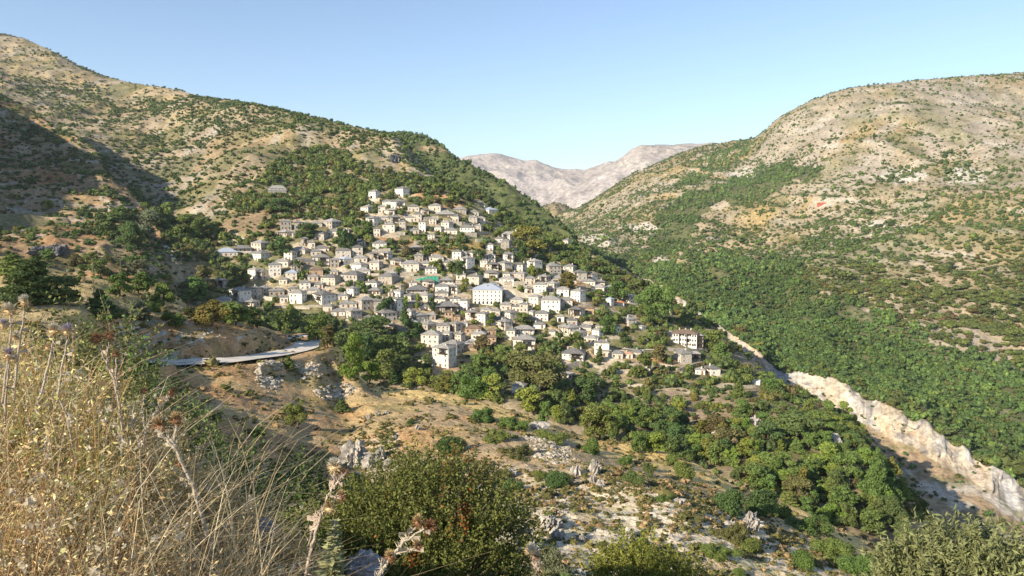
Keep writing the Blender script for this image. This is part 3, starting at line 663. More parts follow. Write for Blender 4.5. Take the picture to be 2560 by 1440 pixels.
# smaller houses that fill the gaps of the village
FILL = [[(680,650),(900,630),(1000,650),(1250,640),(1450,700),(1510,745),(1400,800),(1320,850),(1060,860),(880,800),(700,760)], [(940,520),(1200,530),(1220,590),(960,590)], [(1400,800),(1560,840),(1500,870),(1420,850)]]
rs0 = random.Random(21); nf = 0
for _ in range(9000):
    if nf >= 56: break
    uc = rs0.uniform(560, 1640); vb = rs0.uniform(510, 930)
    if not any(inpoly(np.array([uc]), np.array([vb]), p)[0] for p in FILL): continue
    w1 = rs0.uniform(15, 34); w2 = rs0.choice([0, 0, 3, 6, 10]); hh0 = rs0.uniform(9, 19)
    bx = (uc-w1, vb-hh0-5, uc+w2, vb)
    ov = max((max(0, min(bx[2], q[2])-max(bx[0], q[0]))*max(0, min(bx[3], q[3])-max(bx[1], q[1])) for q in HBOX), default=0)
    if ov > .16*(bx[2]-bx[0])*(bx[3]-bx[1]): continue
    house(uc-w1, uc, uc+w2, vb-hh0, vb, rs0.choice(['', '', '', 'w', 'w', 's', 's', 'b', 'wa', 'c', 'o'])); nf += 1
CARS = [(1166,861,'car_white',.3),(1173,857,'car_silver',.3),(1181,854,'car_white',.3),(1171,893,'car_dark',.1),(1235,877,'car_dark',0),(1245,879,'car_silver',0),(1569,871,'car_white',.1),(1678,832,'car_white',.05),(1665,833,'car_dark',.05),(521,574,'car_white',-.5),(586,594,'car_dark',-.3),(610,598,'car_white',-.2),(637,602,'car_dark',-.2)]
for px, py, _m, a in CARS:
    q = hit(px, py, ['C'])
    if q: terrace(q[0], q[1], 4.6, 2.4, a, q[2], .3)
# level the ground under the buildings
for cx, cy, ha, hb, rot, z in FOOT:
    dx = hC.X-cx; dy = hC.Y-cy
    lx = np.abs(dx*cos(rot)+dy*sin(rot)); ly = np.abs(-dx*sin(rot)+dy*cos(rot))
    inside = (lx < ha) & (ly < hb) & (hC.Z > z)
    hC.Z[inside] = z
finish(hC)

# ---- retaining and terrace walls, each a thing of its own
def stone_wall(path, hpx, mat='stone_wall', thick=.55, sheet_='C', label=None, ph='rough stone terrace wall'):
    pts = []
    for (xa, ya), (xb, yb) in zip(path[:-1], path[1:]):
        n = max(2, int(hypot(xb-xa, yb-ya)/4))
        for i in range(n+(1 if (xb, yb) == path[-1] else 0)):
            t = i/n; q = hit(xa+(xb-xa)*t, ya+(yb-ya)*t, [sheet_])
            if q: pts.append(np.array(q[:3]))
    if len(pts) < 2: return
    P = np.array(pts); n = len(P)
    P[:, 1] = np.convolve(np.pad(P[:, 1], 2, 'edge'), np.ones(5)/5, 'valid')          # no zigzag in plan
    D = P[:, 1].mean(); h = hpx*D/FPX
    z0 = P[:, 2]-2.5; top = np.convolve(np.pad(P[:, 2], 2, 'edge'), np.ones(5)/5, 'valid')+h
    top = top+RNG.normal(0, .06, n)
    d = np.gradient(P[:, :2], axis=0); d /= np.linalg.norm(d, axis=1)[:, None]+1e-9
    nn = np.stack([-d[:, 1], d[:, 0]], 1)
    V = []; F = []
    for i in range(n):
        for s in (0, 1):
            q = P[i, :2]+nn[i]*thick*s
            V += [(q[0], q[1], z0[i]), (q[0], q[1], top[i])]
    for i in range(n-1):
        o = i*4; F += [(o,o+4,o+5,o+1),(o+3,o+7,o+6,o+2),(o+1,o+5,o+7,o+3)]
    F += [(0,1,3,2), (n*4-4,n*4-2,n*4-1,n*4-3)]
    w_ = MB().add(V, F).build('terrace_wall', MATS[mat])
    tag(w_, label, 'wall', 'terrace walls of the village')
    xs = [p[0] for p in path]; ys = [p[1] for p in path]
    REG.append((w_, ph, sum(xs)/len(xs), sum(ys)/len(ys)-hpx/2))
for path, hpx in (([(722,490),(758,497)],6), ([(735,727),(770,720),(806,714)],12), ([(652,748),(700,757)],10), ([(655,769),(720,772),(790,768),(850,769)],6), ([(922,504),(950,504)],8), ([(971,536),(1020,537)],10),
  ([(1060,554),(1096,551)],11), ([(1035,611),(1090,606),(1150,600)],9), ([(930,634),(976,630)],10), ([(978,630),(1050,618)],3), ([(957,594),(1000,593)],5), ([(1115,601),(1175,595)],7), ([(1150,591),(1192,593)],11),
  ([(1188,606),(1240,606)],9), ([(1193,647),(1232,648)],20), ([(1110,691),(1150,691)],6), ([(1050,687),(1106,690)],5), ([(1038,715),(1065,718),(1092,713)],9), ([(1240,714),(1312,714)],11), ([(1290,741),(1368,742)],9),
  ([(1372,740),(1432,738)],9), ([(1460,767),(1515,764)],5), ([(1575,778),(1607,778)],5), ([(1310,642),(1347,644)],8), ([(1524,804),(1557,799)],9), ([(1420,812),(1482,814)],10), ([(1385,869),(1412,886)],8),
  ([(1413,927),(1456,916)],16), ([(1570,968),(1606,967)],8), ([(1630,912),(1690,920)],6), ([(1692,932),(1770,909)],10), ([(1655,878),(1768,881)],9), ([(1856,971),(1912,972)],8), ([(1045,906),(1085,921)],8), ([(862,803),(900,803),(938,806)],6),
  ([(1165,722),(1190,735)],14), ([(1072,652),(1128,660)],9), ([(505,643),(560,646),(592,645)],6), ([(1180,775),(1245,775)],6), ([(1260,760),(1330,765)],6), ([(880,655),(935,668)],6), ([(1130,560),(1190,566)],7), ([(1256,598),(1300,605)],7)):
    stone_wall(path, hpx)
nw = 0
for _ in range(3000):
    if nw >= 34: break
    xw, yw, lw = rs0.uniform(600, 1600), rs0.uniform(520, 900), rs0.uniform(18, 46)
    if not any(inpoly(np.array([xw]), np.array([yw]), p)[0] for p in FILL): continue
    bx = (xw-lw/2, yw-7, xw+lw/2, yw+2)
    if any(max(0, min(bx[2], q[2])-max(bx[0], q[0]))*max(0, min(bx[3], q[3])-max(bx[1], q[1])) > 25 for q in HBOX): continue
    stone_wall([(xw-lw/2, yw), (xw, yw+rs0.uniform(-2, 2)), (xw+lw/2, yw+rs0.uniform(-2, 2))], rs0.uniform(4, 8)); HBOX.append(bx+(hit(xw, yw, ['C'])[1],)); nw += 1

# ============================================================ GROUND COLOURS (soil, grass and rock where they lie)
TAN = np.array((.385,.295,.175)); STRAW = np.array((.50,.37,.17)); SOIL = np.array((.36,.20,.095)); ROCK = np.array((.50,.455,.38)); CREAM = np.array((.48,.40,.29))
GREY = np.array((.40,.38,.35)); OLIVE = np.array((.125,.125,.05)); DUST = np.array((.50,.42,.31)); DARKG = np.array((.07,.08,.032)); BARE = np.array((.385,.345,.315))
def mix(c, d, t): return c+(d-c)*np.clip(t, 0, 1)[..., None]
def base(h, c): return np.broadcast_to(c, h.X.shape+(3,)).copy()
def soft(px, py, poly, wob=18, h=None):
    """polygon with a ragged edge"""
    n1 = fbm(px/45, py/45, 3, 301)*wob*1.6; n2 = fbm(px/45+50, py/45, 3, 302)*wob*1.6
    return inpoly(px+n1, py+n2, poly)
# --- B
h = hB; X, Y, PX, PY, T = h.X, h.Y, h.PX, h.QY, h.T
c = base(h, TAN)
c = mix(c, STRAW*.95, .35+1.2*fbm(X/16, Y/16, 4, 1)); c = mix(c, SOIL*1.1, (.15+.75*sstep(-.2, .4, fbm(X/22, Y/9, 4, 2)))*(PX > 300)*.8*(1-.8*sstep(1000, 1400, PX)))
gold = sstep(5.0, 5.6, T)*(PX > 830); c = mix(c, np.array((.64,.46,.19)), gold*.95)
mead = ((PX < 460) & (T > 5.2)); c = mix(c, STRAW, mead*.7)
cut = (PX > 250)*(PX < 745)*sstep(4.95, 5.15, T)*(1-sstep(5.9, 6.05, T)); c = mix(c, SOIL*.95, cut*(.85+.5*fbm(X/3, h.Z/1.5, 3, 4)))
c = c*(1+.3*cut[..., None])
c = mix(c, ROCK*.95, cut*sstep(.05, .35, fbm(X/2.4, h.Z/1.2, 4, 5))*(PX < 480)); c = mix(c, ROCK*.85, cut*sstep(.25, .4, fbm(X/1.6, h.Z, 4, 6)))
scr = sstep(0, 60, PY-(1125+.10*np.clip(PX-1100, -400, 600)+.42*np.clip(PX-1700, 0, 900)-60*(PX < 1000)))*sstep(820, 1000, PX)      # rocky scrub slope
pale = mix(base(h, np.array((.62,.52,.37))), TAN*1.15, .15+1.3*fbm(X/6, Y/6, 4, 7)); pale = mix(pale, OLIVE*2.2, sstep(.12, .4, fbm(X/1.6, Y/1.6, 4, 8))*.6)
pale = mix(pale, ROCK, sstep(.2, .5, fbm(X/7, Y/4, 4, 10))*.5)
c = c*(1-scr[..., None])+pale*scr[..., None]
c = mix(c, OLIVE*1.2, sstep(.12, .5, fbm(X/9, Y/9, 4, 9))*.5*(1-gold)*(1-scr)); h.C = c*1.12
# --- A
h = hA; h.C = mix(base(h, SOIL*.8), STRAW*.8, .45+fbm(h.X/.7, h.Y/.7, 4, 12)*1.4)
# --- L
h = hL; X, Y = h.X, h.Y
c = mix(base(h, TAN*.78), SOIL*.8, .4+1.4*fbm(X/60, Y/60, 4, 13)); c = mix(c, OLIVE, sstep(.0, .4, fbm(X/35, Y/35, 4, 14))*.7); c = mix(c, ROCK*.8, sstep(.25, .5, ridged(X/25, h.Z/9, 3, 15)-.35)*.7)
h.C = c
# --- C
h = hC; X, Y, PX, PY = h.X, h.Y, h.PX, h.QY
POLY_VILLAGE = [(650,470),(760,480),(900,520),(930,470),(1050,470),(1250,510),(1300,600),(1420,600),(1550,720),(1640,760),(1800,860),(1920,960),(1850,985),(1600,960),(1400,930),(1250,1000),(1050,910),(850,790),(640,780),(530,740),(520,600),(700,560)]
c = mix(base(h, TAN*np.array((.96,1,1.1))), STRAW*np.array((.82,.86,.95)), .35+1.3*fbm(X/70, Y/70, 4, 16)); c = mix(c, np.array((.33,.235,.145)), sstep(.1, .5, fbm(X/60+9, Y/90, 4, 17))*.55)
rk = sstep(.05, .42, fbm((X+Y)/90, (X-Y)/22+h.Z/14, 5, 18))*(PY < 560)
c = mix(c, ROCK*.8, rk*.6)
c = mix(c, OLIVE*1.25, sstep(-.12, .35, fbm(X/40, Y/40, 4, 19))*.7)
vil = sstep(0, 1, soft(PX, PY, POLY_VILLAGE).astype(float))
c = mix(c, DUST, vil*sstep(-.15, .35, fbm(X/16, Y/10, 4, 20))*.85); c = mix(c, np.array((.40,.22,.10)), vil*sstep(.25, .55, fbm(X/26, Y/14, 3, 21))*.45); c = mix(c, OLIVE*1.2, vil*sstep(-.15, .2, fbm(X/20, Y/12, 4, 22))*.8)
for pl, cc in (([(600,530),(690,525),(770,540),(700,570),(600,585),(520,585)],(.30,.215,.13)), ([(1040,480),(1110,480),(1180,510),(1110,520),(1040,500)],(.42,.25,.12)), ([(945,596),(1040,600),(1040,615),(950,612)],(.40,.24,.12)), ([(1055,635),(1160,600),(1205,600),(1190,640),(1130,640)],(.30,.22,.08)),
   ([(1625,900),(1690,890),(1690,920),(1640,918)],(.46,.27,.13)), ([(1400,700),(1450,695),(1460,720),(1410,730)],(.42,.25,.12)), ([(1390,740),(1440,745),(1470,770),(1420,765)],(.42,.28,.12)), ([(1070,642),(1135,640),(1130,662),(1075,660)],tuple(DUST*1.25)),
   ([(1240,700),(1330,690),(1400,720),(1300,745),(1240,740)],tuple(DUST*1.15))):
    c = mix(c, np.array(cc), soft(PX, PY, pl, 5)*.9)
h.C = c*(.84+.16*vil)[..., None]
# --- D, R, far
h = hD; h.C = mix(base(h, DARKG*1.5), TAN*.8, sstep(.1, .5, fbm(h.X/60, h.Y/60, 4, 23)))
h = hR; X, Y, PX, PY, T = h.X, h.Y, h.PX, h.QY, h.T
POLY_WOOD = [(1500,700),(1570,680),(1660,640),(1720,655),(1800,625),(1900,645),(1990,690),(2080,735),(2150,770),(2250,810),(2350,860),(2450,890),(2600,930),(2950,1000),(2950,1600),(2560,1330),(2300,1150),(2000,1010),(1700,800),(1500,720)]
POLY_BAND = [(1640,540),(1700,500),(1760,470),(1860,450),(1930,405),(2000,420),(2060,415),(2010,450),(1900,490),(1780,520),(1730,570),(1690,640),(1600,690),(1560,690),(1620,610)]
POLY_BAND2 = [(1700,420),(1740,400),(1800,375),(1870,355),(1890,375),(1840,420),(1760,450),(1700,470),(1680,490)]
c = mix(base(h, np.array((.375,.32,.235))), STRAW*.75, .4+1.2*fbm(X/160, Y/160, 4, 24)); up = sstep(700, 350, PY)
c = mix(c, np.array((.46,.395,.31)), sstep(-.1, .35, fbm((X+Y)/170, (X-Y)/60, 5, 25))*(.25+.5*up)); c = mix(c, ROCK*1.0, sstep(.22, .5, fbm(X/50+h.Z/20, Y/50, 5, 26))*.6)
c = mix(c, np.array((.38,.29,.16)), sstep(.1, .45, fbm(X/120, Y/120+7, 4, 27))*.5*(1-up)); c = mix(c, OLIVE*1.4, sstep(-.05, .4, fbm(X/55, Y/75, 4, 28))*.5)
c = c*.86
c = mix(c, DARKG*1.15, (soft(PX, PY, POLY_WOOD, 25) | soft(PX, PY, POLY_BAND, 14))*.85)
for cx, cy, rx, ry in ((1860,435,45,18), (1650,655,28,26), (1690,735,16,32), (1490,600,55,20), (1600,570,60,14), (2250,440,70,20), (2420,440,60,25), (2200,560,40,10)):
    c = mix(c, ROCK*.95, sstep(1.1, .6, np.hypot((PX-cx)/rx, (PY-cy)/ry)+.5*fbm(PX/14, PY/14, 3, 29)))
cliff = sstep(1.96, 2.05, T+.12*fbm(PX/25, h.Z/10, 3, 330))*(1-sstep(3.0, 3.1, T)); cc = mix(base(h, CREAM), GREY*1.15, .35+1.5*fbm(PX/70, h.Z/25, 4, 30)); cc = mix(cc, GREY*.62, sstep(.1, .45, fbm(PX/9, h.Z/30, 4, 31))*.75); cc = mix(cc, GREY*.5, sstep(.3, .45, fbm(PX/30, h.Z/3.5, 4, 333))*.8)
cc = mix(cc, np.array((.62,.44,.26)), sstep(.1, .5, fbm(PX/50+9, h.Z/14, 3, 32))*.5)
c = c*(1-cliff[..., None])+cc*cliff[..., None]
tal = 1-sstep(1.96, 2.05, T+.12*fbm(PX/25, h.Z/10, 3, 330)); ct = mix(base(h, np.array((.34,.25,.155))), ROCK, sstep(0, .4, fbm(X/18, Y/18, 4, 33))*.8); ct = mix(ct, OLIVE*1.3, sstep(.15, .45, fbm(X/14, Y/14, 4, 34))*.5)
h.C = c*(1-tal[..., None])+ct*tal[..., None]
h = hK; h.C = mix(base(h, TAN*.8), OLIVE, .3+fbm(h.X/80, h.Y/80, 4, 35))
for h, s in ((hE, 36), (hF, 37)):
    c = mix(base(h, BARE), np.array((.34,.295,.255)), .4+1.2*fbm(h.X/500, h.Y/500, 5, s)); c = mix(c, ROCK*.9, sstep(.2, .45, fbm((h.X+h.Y)/200, h.Z/50, 5, s+4))*.5); h.C = c
to_mesh(hA, 'bank_ground', ground_mat('near_soil', 3, 30, .6, .03))
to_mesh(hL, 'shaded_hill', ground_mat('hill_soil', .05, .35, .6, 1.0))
to_mesh(hD, 'wooded_ridge', ground_mat('ridge_soil', .03, .2, .6, 2.0))
to_mesh(hK, 'valley_knoll', ground_mat('knoll_soil', .02, .1, .6, 2.0))
to_mesh(hE, 'far_mountain', ground_mat('bare_far', .006, .04, .7, 8.0))
to_mesh(hF, 'far_mountain', MATS.get('x') or ground_mat('bare_far_b', .006, .04, .7, 8.0))
# the land goes on beyond what is seen
gp = np.array([(-11000,-11000,-520.),(11000,-11000,-520),(11000,11000,-520),(-11000,11000,-520)])
g = obj('ground', mesh_np('ground', gp, np.array([[0,1,2,3]]), [plain('valley_ground', (.25,.21,.13), scale=.004)])); tag(g, kind='structure')

# ============================================================ ROADS
def ribbon(name, path, width, mat, sheet_, lift=.06, bed=3.5):
    P = []
    for (xa, ya), (xb, yb) in zip(path[:-1], path[1:]):
        n = max(2, int(hypot(xb-xa, yb-ya)/6))
        for i in range(n+(1 if (xb, yb) == path[-1] else 0)):
            t = i/n; q = hit(xa+(xb-xa)*t, ya+(yb-ya)*t, [sheet_])
            if q: P.append(q[:3])
    P = np.array(P)
    for a in range(3):
        for _ in range(3): P[:, a] = np.convolve(np.pad(P[:, a], 2, 'edge'), np.ones(5)/5, 'valid')
    d = np.gradient(P[:, :2], axis=0); d /= np.linalg.norm(d, axis=1)[:, None]+1e-9
    nn = np.stack([-d[:, 1], d[:, 0]], 1)
    h = SHEETS[sheet_]                              # bed the road into the slope
    for i in range(len(P)):
        r = np.hypot(h.X-P[i, 0], h.Y-P[i, 1]); m = r < width*.5+bed
        f = 1-sstep(width*.5+.8, width*.5+bed, r[m]); h.Z[m] = h.Z[m]*(1-f)+(P[i, 2]-lift-.12)*f
    finish(h)
    V = []; F = []; u = np.linspace(-.5, .5, 5)
    for i in range(len(P)):
        for q in u: V.append((P[i, 0]+nn[i, 0]*q*width, P[i, 1]+nn[i, 1]*q*width, P[i, 2]))
    for i in range(len(P)-1):
        for k in range(4): o = i*5+k; F.append((o, o+5, o+6, o+1))
    o = obj(name, mesh_np(name, np.array(V), np.array(F), [MATS[mat]], smooth=True)); tag(o, kind='structure')
    return P, nn
plain('asphalt_pale', (.62,.565,.48), var=.2, scale=.35, spec=.03, rough=1)
plain('concrete_pale', (.62,.56,.46), var=.15, scale=.4)
ROADP, ROADN = ribbon('road', [(300,909),(350,908),(420,906),(500,903),(560,900),(620,894),(680,886),(730,876),(765,867),(780,860),(778,852),(765,846),(745,842),(722,839)], 8.0, 'asphalt_pale', 'B', .12, bed=7)
ribbon('village_road', [(516,574),(530,580),(545,586),(562,591),(580,594),(600,598),(625,603),(650,610)], 5, 'concrete_pale', 'C')
ribbon('footpath', [(400,605),(415,615),(428,628),(440,636),(434,645),(430,655),(440,657)], 3.2, 'concrete_pale', 'C')
ribbon('mountain_track', [(2345,873),(2400,880),(2470,884),(2560,890)], 4, 'concrete_pale', 'R', .3)
ribbon('village_street', [(1545,870),(1580,873),(1620,874),(1660,871)], 5, 'concrete_pale', 'C')
ribbon('village_street', [(1270,745),(1330,745),(1390,743),(1430,738)], 3, 'concrete_pale', 'C')
ribbon('village_street', [(1230,905),(1262,918),(1290,940)], 3.5, 'concrete_pale', 'C')
# guard rail on the valley side of the road
gr = empty('guard_rail', tuple(ROADP[0])); side = ROADP[:, :2]-ROADN*4.35
i1 = int(len(ROADP)*.45); gp_ = [(side[i, 0]-ROADP[0, 0], side[i, 1]-ROADP[0, 1], ROADP[i, 2]-ROADP[0, 2]) for i in range(0, i1, 2)]
plain('galvanised', (.30,.30,.29), rough=.5, spec=.4, var=.15)
rl = MB()
for a_, b_ in zip(gp_[:-1], gp_[1:]):
    rl.add([(a_[0],a_[1],a_[2]+.54),(b_[0],b_[1],b_[2]+.54),(b_[0],b_[1],b_[2]+.70),(a_[0],a_[1],a_[2]+.70),(a_[0],a_[1]+.06,a_[2]+.54),(b_[0],b_[1]+.06,b_[2]+.54),(b_[0],b_[1]+.06,b_[2]+.70),(a_[0],a_[1]+.06,a_[2]+.70)], [(0,1,2,3),(5,4,7,6),(3,2,6,7),(0,4,5,1)])
rl.build('rail', MATS['galvanised'], gr)
pm = MB().box(-.06, .06, .07, .17, -.6, .8).mesh('post', MATS['galvanised'])
for p in gp_[::2]: obj('post', pm, gr, p)
tag(gr, 'grey metal guard rail along the pale road', 'guard rail'); LM.append(('road guard rail', 480, 905))
to_mesh(hB, 'spur_hill', ground_mat('spur_soil', .35, 2.2, .9, .35))
to_mesh(hR, 'gorge_mountain', ground_mat('mountain_soil', .03, .22, .8, 2.0))
to_mesh(hC, 'village_hill', ground_mat('village_soil', .06, .4, .6, .8))

# ============================================================ PLANTS
leaf_mat('leaf_green', (.155,.21,.055)); leaf_mat('leaf_dark', (.112,.160,.052)); leaf_mat('leaf_bright', (.23,.29,.058)); leaf_mat('leaf_yellow', (.215,.205,.05)); leaf_mat('leaf_brown', (.165,.155,.058)); leaf_mat('leaf_grey', (.16,.18,.10))
leaf_mat('leaf_mass', (1,1,1), attr=True)
plain('bark', (.16,.12,.085), var=.3, scale=3)
plain('bark_grey', (.26,.23,.19), var=.3, scale=3)
_phi = (1+5**.5)/2
ICO_V = np.array([(-1,_phi,0),(1,_phi,0),(-1,-_phi,0),(1,-_phi,0),(0,-1,_phi),(0,1,_phi),(0,-1,-_phi),(0,1,-_phi),(_phi,0,-1),(_phi,0,1),(-_phi,0,-1),(-_phi,0,1)])/np.sqrt(1+_phi**2)
ICO_F = np.array([(0,11,5),(0,5,1),(0,1,7),(0,7,10),(0,10,11),(1,5,9),(5,11,4),(11,10,2),(10,7,6),(7,1,8),(3,9,4),(3,4,2),(3,2,6),(3,6,8),(3,8,9),(4,9,5),(2,4,11),(6,2,10),(8,6,7),(9,8,1)])
def leaves(rng, C_, Rr, n, size, aspect=.6, out=.6, lo=.78, up=.35):
    """n small leaf clumps spread over the outer shell of lobes; each a bent pair of faces"""
    C_ = np.asarray(C_, float); Rr = np.asarray(Rr, float)
    pw = (Rr[:, 0]*Rr[:, 2])**1.0; k = rng.choice(len(C_), n, p=pw/pw.sum())
    d = rng.normal(size=(n, 3)); d[:, 2] += up; d /= np.linalg.norm(d, axis=1)[:, None]
    p = C_[k]+d*Rr[k]*rng.uniform(lo, 1.06, n)[:, None]
    nrm = d*out+rng.normal(size=(n, 3))*.5; nrm /= np.linalg.norm(nrm, axis=1)[:, None]
    a = np.cross(nrm, rng.normal(size=(n, 3))); a /= np.linalg.norm(a, axis=1)[:, None]+1e-9; b = np.cross(nrm, a)
    s = size*rng.uniform(.6, 1.35, n)[:, None]
    V = np.stack([p-a*s, p+b*s*aspect-nrm*s*.25, p+a*s, p-b*s*aspect-nrm*s*.25], 1).reshape(-1, 3)
    return V, np.arange(n*4).reshape(n, 4)
def cores(rng, C_, Rr, f=.74):
    V = []; F = []
    for c_, r_ in zip(C_, Rr):
        o = len(V)*12; V.append(np.array(c_)+ICO_V*np.array(r_)*f*rng.uniform(.8, 1.1, (12, 1))); F.append(ICO_F+o)
    return np.concatenate(V), np.concatenate(F)
def lobes_for(kind, rng):
    C_, Rr = [], []
    if kind == 'round':
        for i in range(19):
            a = rng.uniform(0, 6.28); r = .42*math.sqrt(rng.uniform(0, 1)); z = rng.uniform(.2, .92); r *= (1.15-abs(z-.48)*1.2)
            C_.append((r*cos(a), r*sin(a), z)); q = rng.uniform(.07, .21); Rr.append((q*rng.uniform(.8, 1.3), q*rng.uniform(.8, 1.3), q*rng.uniform(.6, 1)))
    elif kind == 'tall':
        for i in range(16):
            z = .12+.8*i/15; a = rng.uniform(0, 6.28); w_ = .36*math.sin(math.pi*min(1, (z*.88+.12)))**.7; r = rng.uniform(.2, .75)*w_
            C_.append((r*cos(a), r*sin(a), z)); q = rng.uniform(.15, .26); Rr.append((q, q, q*.55))
    elif kind == 'conifer':
        for i in range(26):
            z = .08+.88*i/25; a = i*2.4+rng.uniform(-.4, .4); w_ = .42*(1-z)**.85+.03; r = w_*rng.uniform(.35, .8)
            C_.append((r*cos(a), r*sin(a), z)); q = w_*.52+.02; Rr.append((q, q, .05+.03*(1-z)))
    elif kind == 'shrub':
        for i in range(9):
            a = rng.uniform(0, 6.28); r = .3*math.sqrt(rng.uniform(0, 1)); z = rng.uniform(.18, .7)*(1.05-r)
            C_.append((r*cos(a), r*sin(a), z)); q = rng.uniform(.17, .27); Rr.append((q, q, q*1.05))
    else:                                           # 'spread': low scrub of many small humps
        for i in range(18):
            a = rng.uniform(0, 6.28); r = .44*math.sqrt(rng.uniform(0, 1)); z = rng.uniform(.1, .6)*(1.1-r)
            C_.append((r*cos(a), r*sin(a), z)); q = rng.uniform(.08, .17); Rr.append((q, q, q*1.5))
    return np.array(C_), np.array(Rr)
CROWNS = {}
def crown(kind, mat, i, fine=0):
    key = (kind, mat, i, fine)
    if key not in CROWNS:
        rng = np.random.default_rng(abs(hash((kind, i, fine))) % 9999 if False else sum(map(ord, kind))*7+i*131+fine*17)
        C_, Rr = lobes_for(kind, rng)
        n, s = ((1500, .050), (4200, .030), (11000, .0155))[fine]
        if kind == 'spread': s *= .8
        V, F = leaves(rng, C_, Rr, n, s); V2, F2 = cores(rng, C_, Rr, .66)
        CROWNS[key] = mesh_np('crown', np.concatenate([V, V2]), [F, F2+len(V)], [MATS[mat]])
    return CROWNS[key]
TRUNKS = {}
def trunk(i, bark):
    if (i, bark) not in TRUNKS:
        rs = random.Random(i*7+1); m = MB()
        top = (rs.uniform(-.05, .05), rs.uniform(-.05, .05), .62)
        m.tube([(0,0,-.12),(0,0,.02),(top[0]*.4, top[1]*.4, .3), top], [.045,.034,.026,.01], 7)
        for q in range(5):
            a = q*1.3+rs.uniform(-.3, .3); z = rs.uniform(.2, .42)
            m.tube([(0,0,z),(.12*cos(a), .12*sin(a), z+.12),(.27*cos(a), .27*sin(a), z+.3)], [.016,.011,.004], 5)
        TRUNKS[(i, bark)] = m.mesh('trunk', MATS[bark], True)
    return TRUNKS[(i, bark)]
TONE = {'leaf_green': 'mid green', 'leaf_dark': 'dark green', 'leaf_bright': 'bright green', 'leaf_yellow': 'yellowish green', 'leaf_brown': 'brownish green', 'leaf_grey': 'grey green'}
SHAPE = {'round': 'bushy', 'tall': 'tall slender', 'conifer': 'pointed conifer', 'shrub': 'rounded', 'spread': 'low spreading'}
NAME = {'round': 'broadleaf_tree', 'tall': 'poplar_tree', 'conifer': 'conifer_tree'}
CNT = [0]
PLANTS = []                                          # image boxes of what is already planted
def plant(x, y, z, w_, h_, kind, mat, fine=0, label=None, lm=None, tree=True, grp=None, phr=None):
    CNT[0] += 1; i = CNT[0]; rz = (i*2.399) % 6.283
    px, py = proj(x, y, z+h_*.5)
    if tree and kind in NAME:
        sk = 1+.22*sin(i*5.1); root = empty(NAME[kind], (x, y, z-.1), (.10*sin(i*1.7), .10*cos(i*2.9), rz), (w_*sk, w_/sk, h_))
        obj('crown', crown(kind, mat, i % 5, fine), root); obj('trunk', trunk(i % 3, 'bark'), root)
        cat, grp = 'tree', grp or 'trees on the slopes around the village'
    else:
        root = obj('bush', crown(kind, mat, i % 5, fine), None, (x, y, z-.08*h_), (.12*sin(i*1.7), .12*cos(i*2.9), rz), (w_*(1+.25*sin(i*5.1)), w_*(1-.2*sin(i*5.1)), h_)); cat, grp = 'bush', grp or 'bushes on the slopes'
    tag(root, label, cat, grp)
    if label is None: REG.append((root, phr or (TONE[mat]+' '+SHAPE[kind]+' '+cat), px, py))
    if lm: LM.append((lm, float(px), float(py)))
    return root
def plant_px(px, py, w_, h_, kind, mat, keys=('B', 'L', 'C', 'R'), **k):
    """foot at a photo pixel, width and height in photo pixels there"""
    q = hit(px, py, list(keys))
    if q is None: return
    s = q[1]/FPX; PLANTS.append((px-w_/2, py-h_, px+w_/2, py, q[1]))
    return plant(q[0], q[1], q[2], w_*s*1.08, h_*s*1.06, kind, mat, **k)

